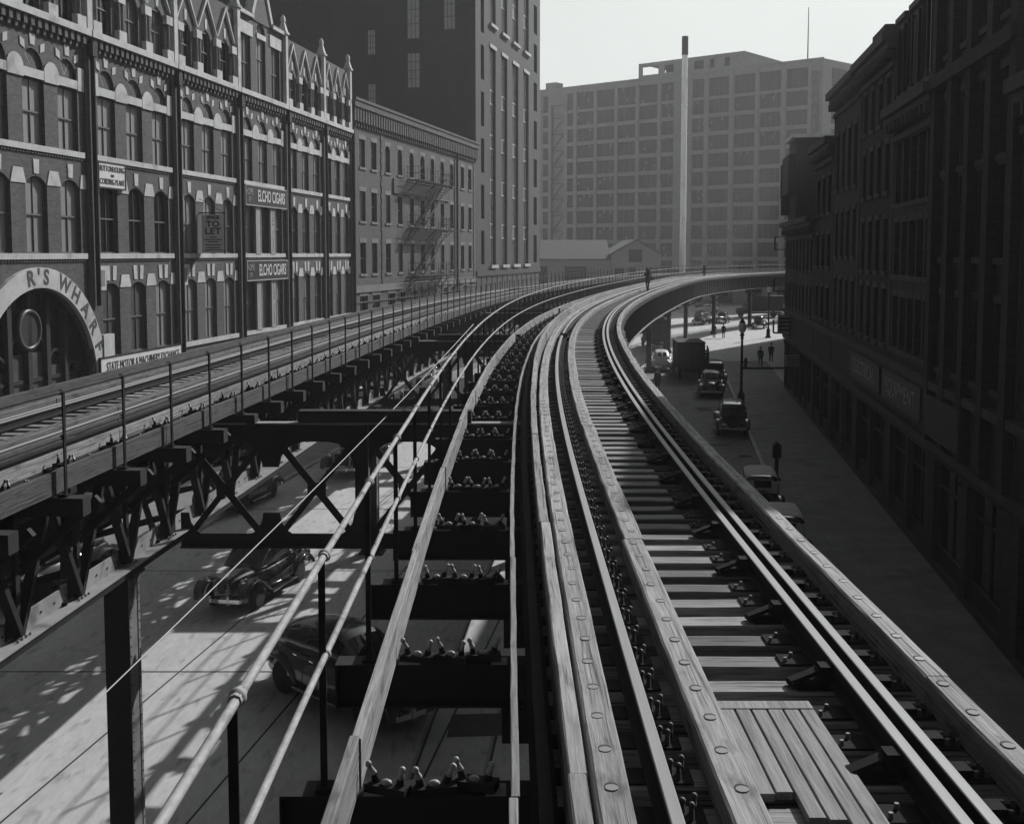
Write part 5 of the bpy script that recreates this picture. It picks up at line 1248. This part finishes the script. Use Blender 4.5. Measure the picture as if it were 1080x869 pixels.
    for sy in (-1, 1):
        b = MB(); b.box(-.85, .78, sy * .78 - .13, sy * .78 + .13, .31, .35); b.box(-.85, .78, sy * .9 - .012, sy * .9 + .012, .315, .356, 1); b.build('running_board', [M['tyre'], M['chrome']], t)
        hx, hz = (1.98, .93) if style == 'round' else (1.72, .95)
        X = Matrix.Translation((hx, sy * (.56 if style == 'round' else .55), hz)) @ Matrix.Rotation(R(90), 4, 'Y')
        b = MB(); b.lathe([(.02, -.22), (.08, -.12), (.105, 0), (.11, .03)], 14, 0, X); b.lathe([(.1, .03), (.085, .05), (.02, .06)], 14, 1, X); b.build('headlight', [P_, M['chrome']], t)
    for xx in wb:
        for sy in (-1, 1): wheel_into(t, xx, sy * .7)
    for xx, nm, w_ in ((2.42 if style == 'round' else 2.1, 'front_bumper', .78), (-2.46 if style == 'round' else -2.12, 'rear_bumper', .78)):
        b = MB(); s_ = math.copysign(1, xx); pts = [(xx - s_ * .22, -w_, .47), (xx - s_ * .06, -w_ * .8, .47), (xx, 0, .47), (xx - s_ * .06, w_ * .8, .47), (xx - s_ * .22, w_, .47)]
        for p, q in zip(pts, pts[1:]): b.bar(p, q, .05, .11)
        for sy in (-.3, .3): b.box(xx - .04, xx + .04, sy - .03, sy + .03, .38, .62); b.bar((xx, sy, .46), (xx - s_ * .4, sy, .46), .04, .06, 1)
        b.build(nm, [M['chrome'], M['rust']], t)
    b = MB()
    if style == 'round':
        for k in range(9): z = .58 + k * .04; w_ = .24 - abs(k - 3) * .012; b.box(2.1, 2.26 - k * .012, -w_, w_, z, z + .014)
        b.box(1.0, 2.2, -.008, .008, 1.02, 1.09)
        for k in range(3):
            for sy in (-1, 1): b.bar((1.15, sy * .6, .78 + k * .05), (1.95, sy * .4, .76 + k * .05), .012, .012)
    else:
        b.box(1.72, 1.75, -.32, .32, .55, 1.02, 1); 
        for q in ((-.36, -.31, .52, 1.06), (.31, .36, .52, 1.06)): b.box(1.71, 1.78, q[0], q[1], q[2], q[3])
        b.box(1.71, 1.78, -.36, .36, 1.02, 1.08)
    b.build('grille', [M['chrome'], M['hole']], t)
    if style == 'box':
        X = Matrix.Translation((-2.02, 0, .85)) @ Matrix.Rotation(R(-90), 4, 'Y'); b = MB(); b.lathe([(.2, -.07), (.33, -.07), (.37, 0), (.33, .07), (.2, .07)], 18, 0, X); b.lathe([(.01, .05), (.2, .04)], 14, 1, X); b.build('spare_wheel', [M['tyre'], M['carmid']], t)
    b = MB(); b.box(-2.5 if style == 'round' else -2.16, -2.48 if style == 'round' else -2.14, .34, .62, .62, .76); b.build('license_plate', [M['signpale']], t)
    b = MB()
    for sy in (-.62, .62): b.ball((-2.14 if style == 'round' else -1.96, sy * .85, .8), .05, 8)
    b.box(-1.9, -1.88, -.5, .5, .78, .8); b.build('tail_lamp', [M['chrome']], t)
    return t
def truck(label, x, y, head, kind, scale=1.):
    t = thing('truck', label, 'truck', (x, y, 0), R(head), 'trucks on the street'); t.scale = (scale,)*3
    cab = Loft([(1.2,.85,.7,2.1),(1.25,.9,.7,2.2),(2.2,.9,.7,2.2),(2.35,.88,.7,2.1),(2.5,.8,.7,1.5),(2.55,.62,.7,1.4),(3.4,.5,.72,1.3),(3.5,.46,.75,1.22)], 5, 26)
    b = MB(); cab.hull(b); b.build('cab', [M['cardark']], t)
    b = MB(); cab.patch(b, 2.3, 2.48, 50, 130, .012); b.box(1.18, 1.195, -.35, .35, 1.6, 1.95); cab.patch(b, 1.5, 2.15, 22, 48, .012); cab.patch(b, 1.5, 2.15, 132, 158, .012); b.build('cab_window', [M['glass']], t)
    b = MB(); b.box(-3.2, 3.3, -.42, .42, .55, .72); b.build('chassis', [M['rust']], t)
    if kind == 'van':
        b = MB(); b.box(-3.3, 1.1, -1.12, 1.12, .95, 3.15)
        for k in range(9): z = 1.05 + k * .25; b.box(-3.3, 1.1, -1.135, 1.135, z, z + .015)
        b.box(-3.36, -3.3, -1.12, 1.12, .9, 1.1); b.box(-3.38, 1.15, -1.16, 1.16, 3.15, 3.2); b.build('cargo_box', [M['truckwood']], t)
        for sy in (-1, 1):
            b = MB(); ya, yb = sorted((sy * .02, sy * 1.05)); b.box(-3.345, -3.302, ya, yb, 1.12, 3.05); b.box(-3.36, -3.345, ya + .08, yb - .08, 1.2, 2.0, 1); b.box(-3.36, -3.345, ya + .08, yb - .08, 2.1, 2.95, 1); b.build('rear_door', [M['truckwood'], M['cardark']], t)
    else:
        b = MB(); b.box(-3.1, 1.1, -1.1, 1.1, .95, 1.05); 
        for sy in (-1.08, 1.08):
            for k in range(4): b.box(-3.1, 1.1, sy - .02, sy + .02, 1.1 + k * .26, 1.25 + k * .26)
            for k in range(5): xx = -3.05 + k * 1.02; b.box(xx - .04, xx + .04, sy - .05, sy + .05, 1.05, 2.1)
        for k in range(4): b.box(-3.13, -3.09, -1.08, 1.08, 1.1 + k * .26, 1.25 + k * .26)
        b.build('stake_body', [M['truckwood']], t)
        if kind == 'tarp':
            b = MB(); ld = Loft([(-2.4,.6,1.06,1.3),(-2.2,.85,1.06,2.2),(-.9,.9,1.06,2.45),(.4,.9,1.06,2.35),(.8,.6,1.06,1.5)], 4, 16); ld.hull(b); b.build('tarpaulin', [M['canvas']], t)
    for xx in (2.75, -2.0):
        for sy in (-1, 1): wheel_into(t, xx, sy * .82, .43, .24)
    for sy in (-1, 1):
        b = MB(); ellipse_tube(b, smooth_path([(3.4,.55),(3.3,.9),(2.85,1.05),(2.4,.85),(2.1,.5)]), sy * .78, .2, .05); b.build('fender', [M['cardark']], t)
        b = MB(); X = Matrix.Translation((3.45, sy * .62, 1.05)) @ Matrix.Rotation(R(90), 4, 'Y'); b.lathe([(.03, -.16), (.11, 0), (.11, .03), (.02, .05)], 12, 0, X); b.build('headlight', [M['chrome']], t)
    b = MB(); b.box(3.6, 3.66, -.85, .85, .5, .62); b.build('front_bumper', [M['cardark']], t)
    return t
UP = 82.
# left street, oncoming
car('black late-thirties sedan with bright bumper coming towards the camera under the cross truss', 'round', -7.75, 34.0, 256, 'carblack', scale=1.0)
car('dark sedan seen from above in the shadow below the near pipe railing', 'round', -3.75, 25.6, 316, 'cardark', scale=1.08)
car('grey sedan half hidden by the near column at the left edge of the street', 'round', -14.2, 34.4, 256, 'carmid', scale=1.05)
car('dark sedan parked beneath the lattice girder behind the cross truss', 'round', -11.2, 46.3, 258, 'cardark', scale=1.05)
car('dark boxy car with bright lamps following behind the oncoming sedan', 'box', -7.3, 53.5, 256, 'carblack', scale=1.15)
car('pale roofed car farther up the left street beyond the columns', 'box', -6.6, 78.0, 260, 'carwhite', top='canvas', scale=1.1)
car('pale rounded sedan in the gap under the left viaduct, far up the street', 'round', -6.4, 88.5, 260, 'carwhite')
car('dark boxy car in shade nearest the left kerb', 'box', -12.4, 58.0, 262, 'cardark')
truck('truck with pale tarpaulin parked beneath the left viaduct beside the columns', -8.8, 66.0, 260, 'tarp')
# right street, parked by the kerb
def kerb_car(Y, off, *a, **k): return wr_(Y) - 4.2 - off, Y
car('boxy sedan parked at the kerb in front of the lamp post, nearest of the row', 'box', 12.75, 65.6, UP, 'cardark', scale=1.08)
car('dark rounded coupe with pale roof parked ahead of the boxy sedan', 'round', 14.6, 83.0, UP + 180, 'cardark', top='canvas', scale=1.06)
car('dark sedan tucked ahead of the pale-roofed coupe by the kerb', 'box', 16.2, 90.5, UP, 'carblack', scale=1.05)
truck('open stake truck with pale load parked beyond the coupe', 16.35, 101.2, UP, 'tarp')
truck('tall dark box van stopped in the side street seen from behind', 15.1, 97.2 - .2, UP + 8, 'van', 1.02) if False else truck('tall dark box van stopped in the side street seen from behind', 14.75, 95.6, UP + 6, 'van', .98)
car('cream rounded sedan driving away beside the viaduct columns', 'round', 13.35, 101.5, UP + 4, 'carwhite', scale=1.08)
car('old touring car with pale canvas top at the kerb, half hidden by the edge timber', 'box', 9.95, 45.3, UP, 'carblack', top='canvas')
car('nearest parked touring car with pale canvas top, mostly hidden by the edge timber', 'box', 9.2, 38.4, UP, 'carblack', top='canvas')
truck('dark box van standing behind the viaduct columns in the far shade', 15.6, 124.5, UP + 10, 'van', 1.0)
# far sunlit square
for i, (x, y, h, st_, pt, lb) in enumerate(((33.5, 196, 200, 'round', 'carwhite', 'small pale sedan in the sunlit square beyond the columns'), (27.8, 166, 60, 'box', 'cardark', 'dark boxy car just left of a far column in the sunlit square'), (31.5, 170, 250, 'round', 'carblack', 'black sedan beside the far column in the sunlit square'), (37.5, 150.5, 75, 'round', 'cardark', 'dark sedan at the corner where the right sidewalk meets the sunlit square'), (42.5, 165, 20, 'round', 'carmid', 'grey car glinting at the far end of the right sidewalk'), (25.5, 205, 190, 'round', 'cardark', 'dark sedan at the far back of the sunlit square, left side'), (44, 205, 15, 'box', 'carmid', 'grey boxy car at the back of the square, beyond the last column'), (19.5, 178, 180, 'round', 'carmid', 'grey rounded car seen under the curve between two columns'), (34.5, 158, 70, 'box', 'carmid', 'grey boxy car standing between the two last columns in the square'), (40.5, 160, 80, 'round', 'carblack', 'black sedan close to the far lamp post in the square'), (29.5, 212, 175, 'box', 'cardark', 'dark boxy car against the far wharf shed, left of centre'), (36.5, 214, 185, 'round', 'cardark', 'dark sedan against the far wharf shed, right of centre'), (44.5, 178, 15, 'round', 'carwhite', 'pale sedan glimpsed at the far right of the square'))):
    car(lb, st_, x, y, h, pt)
truck('dark box van at the back of the sunlit square beside the last column', 40.5, 186, 170, 'van', 1.1)

# ------------------------------------------------------------------ people
def person(label, x, y, z, head, pose='stand', coat='cloth_dark', legs='cloth_dark', hat=True, h=1.74):
    t = thing('person', label, 'person', (x, y, z), R(head), None)
    k = h / 1.74
    J = {'pel': (0, 0, .93), 'spn': (0, 0, 1.15), 'chs': (.01, 0, 1.36), 'nck': (.02, 0, 1.5), 'hd0': (.04, 0, 1.58), 'hd1': (.045, 0, 1.7),
         'lsh': (0, .19, 1.41), 'lel': (-.03, .24, 1.14), 'lwr': (.03, .24, .9), 'lha': (.05, .23, .81), 'rsh': (0, -.19, 1.41), 'rel': (-.03, -.24, 1.14), 'rwr': (.03, -.24, .9), 'rha': (.05, -.23, .81),
         'lhp': (0, .1, .9), 'lkn': (.02, .1, .5), 'lan': (-.02, .1, .09), 'lto': (.15, .11, .04), 'rhp': (0, -.1, .9), 'rkn': (.02, -.1, .5), 'ran': (-.02, -.1, .09), 'rto': (.15, -.11, .04)}
    if pose in ('walk', 'carry'):
        J.update(lkn=(.17, .1, .52), lan=(.2, .1, .1), lto=(.36, .11, .05), rkn=(-.06, -.1, .5), ran=(-.3, -.1, .16), rto=(-.16, -.11, .05), lel=(-.14, .25, 1.16), lwr=(-.08, .25, .92), lha=(-.05, .24, .83), rel=(.08, -.25, 1.15), rwr=(.24, -.23, .96), rha=(.31, -.22, .91))
    if pose == 'carry': J.update(rel=(.18, -.26, 1.2), rwr=(.3, -.16, 1.38), rha=(.26, -.12, 1.47), chs=(.07, 0, 1.35), nck=(.11, 0, 1.48), hd0=(.15, 0, 1.55), hd1=(.17, 0, 1.66), lsh=(.06, .19, 1.4), rsh=(.06, -.19, 1.4))
    E_ = [('pel','spn'),('spn','chs'),('chs','nck'),('nck','hd0'),('hd0','hd1'),('chs','lsh'),('lsh','lel'),('lel','lwr'),('lwr','lha'),('chs','rsh'),('rsh','rel'),('rel','rwr'),('rwr','rha'),('pel','lhp'),('lhp','lkn'),('lkn','lan'),('lan','lto'),('pel','rhp'),('rhp','rkn'),('rkn','ran'),('ran','rto')]
    Rr = dict(pel=.15, spn=.145, chs=.15, nck=.062, hd0=.085, hd1=.1, lsh=.075, rsh=.075, lel=.055, rel=.055, lwr=.04, rwr=.04, lha=.045, rha=.045, lhp=.1, rhp=.1, lkn=.07, rkn=.07, lan=.055, ran=.055, lto=.045, rto=.045)
    names = list(J); me = bpy.data.meshes.new('body'); me.from_pydata([tuple(c * k for c in J[n]) for n in names], [(names.index(a), names.index(c)) for a, c in E_], [])
    o = bpy.data.objects.new('body', me); COL.objects.link(o)
    sk = o.modifiers.new('skin', 'SKIN')
    for v, n in zip(me.skin_vertices[0].data, names): v.radius = (Rr[n] * k,) * 2; v.use_root = (n == 'pel')
    ss = o.modifiers.new('sub', 'SUBSURF'); ss.levels = 1; ss.render_levels = 1
    dg = bpy.context.evaluated_depsgraph_get(); nm = bpy.data.meshes.new_from_object(o.evaluated_get(dg)); bpy.data.objects.remove(o); bpy.data.meshes.remove(me)
    nm.materials.clear()
    for q in (coat, legs, 'skin', 'soot'): nm.materials.append(M[q])
    for p in nm.polygons:
        c = p.center; zz = c.z / k; p.use_smooth = True
        p.material_index = 2 if zz > 1.5 else (3 if zz < .11 else (1 if zz < .9 else 0))
        if zz < .9 and zz > .75 and abs(c.y) > .19 * k: p.material_index = 2
    bd = link('body', nm, t)
    hx, hz = J['hd1'][0] * k, J['hd1'][2] * k
    b = MB()
    if hat: b.lathe([(.17, 0), (.18, .012), (.105, .02), (.1, .1), (.06, .12), (.01, .115)], 14, 0, Matrix.Translation((hx, 0, hz + .015)))
    else: b.ball((hx - .015, 0, hz + .02), .098, 10, 0, (1, .95, .9))
    b.build('hat' if hat else 'hair', [M[coat]], t)
    b = MB(); b.cyl((hx + .085 * k, 0, hz - .06), (hx + .115 * k, 0, hz - .075), .018, .012, 6, 0)
    for sy in (-1, 1): b.ball((hx + .085 * k, sy * .033, hz - .03), .011, 6, 1); b.ball((hx - .005, sy * .095, hz - .05), .025, 6, 0, (.7, .4, 1))
    b.build('face', [M['skin'], M['ink']], t)
    # hands with fingers and thumb
    for sy, n in ((1, 'lha'), (-1, 'rha')):
        hx_, hy_, hz_ = (c * k for c in J[n]); b = MB()
        for q in range(4): b.cyl((hx_ - .025 + q * .017, hy_, hz_ - .02), (hx_ - .022 + q * .017, hy_ - sy * .012, hz_ - .085 - (.012 if q in (1, 2) else 0)), .009, .007, 5)
        b.cyl((hx_ + .03, hy_, hz_), (hx_ + .055, hy_ - sy * .01, hz_ - .045), .01, .008, 5); b.build('fingers', [M['skin']], t)
    # coat skirt and lapels
    b = MB(); b.lathe([(.2 * k, .72 * k), (.175 * k, .95 * k), (.165 * k, 1.08 * k)], 14, 0, Matrix.Diagonal((.8, 1, 1, 1))); b.build('coat_skirt', [M[coat]], t)
    return t
person('track worker with a load on his shoulder walking along the near track by the curve', 10.55, 88.6, 7.37, 250, 'carry', 'cloth_dark', 'cloth_dark')
b = MB(); b.box(-.16, .16, -.14, .14, -.11, .11); b.box(-.17, .17, -.05, .05, -.115, .115); tag(b.build('sack', [M['cloth_mid']], None, loc=(10.55, 88.45, 8.98)), 'grey bundle carried on the shoulder of the nearer track worker', 'bundle')
person('second track worker standing far along the line against the pale warehouse', 23.8, 141., 7.38, 220, 'stand', 'cloth_dark', 'cloth_dark')
person('man in dark clothes standing in the roadway beside the viaduct edge', 10.75, 83.6, .004, 110, 'stand', 'cloth_dark', 'cloth_dark', True, 1.8)
person('left man of the pair walking on the right sidewalk', 22.6 - .1, 102.6, .13, 265, 'walk', 'cloth_mid', 'cloth_dark')
person('right man of the pair on the right sidewalk, nearer the buildings', 24.4, 108.2 - 1.5, .13, 262, 'walk', 'cloth_dark', 'cloth_dark')
person('left one of two men standing at the edge of the sunlit square', 24.75, 139., .0, 80, 'stand', 'cloth_dark', 'cloth_dark')
person('right one of two men standing at the edge of the sunlit square', 25.9, 139., .0, 100, 'stand', 'cloth_dark', 'cloth_dark')
# white package on the far side of the edge timber is a tarred sack on a barrow
hy = thing('fire_hydrant', 'short dark hydrant on the right sidewalk beside the walking pair', 'hydrant', (21.0, 101.8, .13))
b = MB(); b.lathe([(.2, 0), (.2, .06), (.13, .08), (.13, .6), (.16, .62), (.15, .72), (.08, .84), (.03, .9)], 12); b.cyl((-.22, 0, .5), (.22, 0, .5), .07, .07, 10); b.cyl((0, -.22, .45), (0, 0, .45), .09, .09, 10); b.build('barrel', [M['soot']], hy)
cb = thing('call_box', 'dark pedestal call box with a pale side by the kerb near the canvas-topped cars', 'call box', (11.9, 50.6, .13))
b = MB(); b.lathe([(.22, 0), (.2, .1), (.1, .16), (.09, 1.0), (.14, 1.05)], 12); b.build('pedestal', [M['soot']], cb); b = MB(); b.box(-.18, .18, -.14, .14, 1.05, 1.6, 0); b.poly_extrude([(-.2, 1.6), (.2, 1.6), (0, 1.78)], -.16, .16); b.box(.182, .19, -.1, .1, 1.12, 1.55, 1); b.build('box', [M['soot'], M['signgrey']], cb)
cr = thing('crossing_plank', 'low dark timber lying across the right sidewalk by the walking pair', 'timber', (22.3, 100.4, .13), R(3)); b = MB(); b.box(-2.0, 2.0, -.12, .12, 0, .16); b.box(-2.05, -2.0, -.1, .1, .01, .15); b.build('beam', [M['truckwood']], cr)
# lamp posts
def lamp(label, x, y, h=5.0):
    t = thing('street_lamp', label, 'street lamp', (x, y, .13 if x < 20 else .0), 0, 'cast iron street lamps')
    b = MB(); b.lathe([(.36, 0), (.36, .12), (.25, .2), (.22, .9), (.26, .95), (.15, 1.1), (.1, 1.4), (.075, h - .4), (.12, h - .35), (.09, h - .25), (.16, h - .1), (.1, h)], 14); b.build('post', [M['soot']], t)
    b = MB(); b.lathe([(.1, h), (.24, h + .2), (.27, h + .45), (.2, h + .66), (.12, h + .72)], 14); b.build('globe', [M['lampglass']], t)
    b = MB(); b.lathe([(.2, h + .68), (.21, h + .72), (.1, h + .86), (.03, h + 1.05)], 12); b.build('cap', [M['soot']], t)
    return t
lamp('dark cast-iron lamp post with a pale globe at the kerb, nearer than the walking pair', 15.05, 74.2, 5.)
lamp('farther lamp post at the corner of the sunlit square', 31.6, 140., 5.6)

# ------------------------------------------------------------------ low wharf buildings beyond the square, seen beneath the curve
for lab, x0, x1, y, h_, m_ in (('low dark wharf shed behind the sunlit square, seen under the curve', 16, 62, 232, 6.5, 'wstone'), ('second low wharf shed beyond the square, farther right', 64, 110, 226, 7.5, 'brick2')):
    t_ = thing('wharf_shed', lab, 'shed', (x0, y, 0), 0)
    ops = [(2 + i * 6, 5 + i * 6, .3, 4, 0) for i in range(int((x1 - x0) / 6))]; b = wall_mb(0, x1 - x0, 0, h_, ops, .3); shell(b, 0, x1 - x0, 0, h_, 20); b.box(-.3, x1 - x0 + .3, -.4, 20, h_, h_ + .3, 1); b.build('wall', [M[m_], M['roof']], t_)
    b = MB()
    for o4 in ops: b.box(o4[0], o4[1], .2, .25, o4[2], o4[3])
    b.build('door', [M['truckwood']], t_)

# ------------------------------------------------------------------ light, air, camera
AZ_, EL_ = 34., 32.; HZ_L = 14.
w = bpy.data.worlds.new('World'); sc.world = w; w.use_nodes = True; nt = w.node_tree; nt.nodes.clear()
sky = nt.nodes.new('ShaderNodeTexSky'); sky.sky_type = 'NISHITA'; sky.sun_disc = False; sky.sun_elevation = R(EL_); sky.sun_rotation = R(AZ_); sky.air_density = .3; sky.dust_density = 9.; sky.ozone_density = 1.
bw_ = nt.nodes.new('ShaderNodeRGBToBW'); bg = nt.nodes.new('ShaderNodeBackground'); ow = nt.nodes.new('ShaderNodeOutputWorld')
nt.links.new(sky.outputs[0], bw_.inputs[0]); # pale industrial haze lying along the horizon, over the clear upper sky
geo = nt.nodes.new('ShaderNodeTexCoord'); sep = nt.nodes.new('ShaderNodeSeparateXYZ'); nt.links.new(geo.outputs['Generated'], sep.inputs[0])
mrz = nt.nodes.new('ShaderNodeMapRange'); mrz.interpolation_type = 'SMOOTHSTEP'; mrz.inputs['From Min'].default_value = .20; mrz.inputs['From Max'].default_value = .42; mrz.inputs['To Min'].default_value = .92; mrz.inputs['To Max'].default_value = 0.
nt.links.new(sep.outputs['Z'], mrz.inputs['Value'])
ns = nt.nodes.new('ShaderNodeTexNoise'); ns.inputs['Scale'].default_value = 3.; ns.inputs['Detail'].default_value = 4; nt.links.new(geo.outputs['Generated'], ns.inputs['Vector'])
nm_ = nt.nodes.new('ShaderNodeMapRange'); nm_.inputs['From Min'].default_value = .3; nm_.inputs['From Max'].default_value = .7; nm_.inputs['To Min'].default_value = HZ_L * .95; nm_.inputs['To Max'].default_value = HZ_L * 1.05; nt.links.new(ns.outputs['Fac'], nm_.inputs['Value'])
hzmix = nt.nodes.new('ShaderNodeMix'); hzmix.data_type = 'FLOAT'; nt.links.new(mrz.outputs[0], hzmix.inputs[0]); nt.links.new(bw_.outputs[0], hzmix.inputs[2]); nt.links.new(nm_.outputs[0], hzmix.inputs[3])
tn = nt.nodes.new('ShaderNodeMix'); tn.data_type = 'RGBA'; tn.blend_type = 'MULTIPLY'; tn.inputs['Factor'].default_value = 1.; tn.inputs[7].default_value = (.965, 1.01, .985, 1); nt.links.new(hzmix.outputs[0], tn.inputs[6]); nt.links.new(tn.outputs[2], bg.inputs[0]); nt.links.new(bg.outputs[0], ow.inputs[0]); bg.inputs[1].default_value = SKY_S
sl = bpy.data.lights.new('sun', 'SUN'); sl.energy = SUN_S; sl.angle = R(.5); sl.color = (1, 1, 1)
so = bpy.data.objects.new('sun', sl); COL.objects.link(so); so.location = (40, 60, 80)
sd = Vector((math.sin(R(AZ_)) * math.cos(R(EL_)), math.cos(R(AZ_)) * math.cos(R(EL_)), math.sin(R(EL_)))); so.rotation_euler = sd.to_track_quat('Z', 'Y').to_euler()
b = MB(); b.box(-160, 200, -30, 380, -1.03, 75); hz = tag(b.mesh('haze', []) and b.build('haze', []), kind='stuff')
hm = bpy.data.materials.new('haze air'); hm.use_nodes = True; hn = hm.node_tree; hn.nodes.clear(); pv = hn.nodes.new('ShaderNodeVolumePrincipled'); mo = hn.nodes.new('ShaderNodeOutputMaterial')
pv.inputs['Color'].default_value = g3(.9); pv.inputs['Density'].default_value = HAZE_D; pv.inputs['Anisotropy'].default_value = .15
hn.links.new(pv.outputs[0], mo.inputs['Volume']); hz.data.materials.append(hm)

cam = bpy.data.cameras.new('camera'); co = bpy.data.objects.new('camera', cam); COL.objects.link(co); sc.camera = co
co.location = (0, 0, 10.3); co.rotation_euler = (R(90 - 4.5), 0, 0); cam.sensor_width = 36; cam.lens = 40.; cam.shift_y = -.0668; cam.clip_start = .1; cam.clip_end = 3000
vs_ = sc.view_settings; vs_.view_transform = 'Standard'; vs_.look = 'None'; vs_.gamma = 1.; vs_.use_curve_mapping = False; vs_.exposure = EXPO
sc.cycles.volume_bounces = 1; sc.cycles.max_bounces = 6; sc.cycles.use_denoising = True
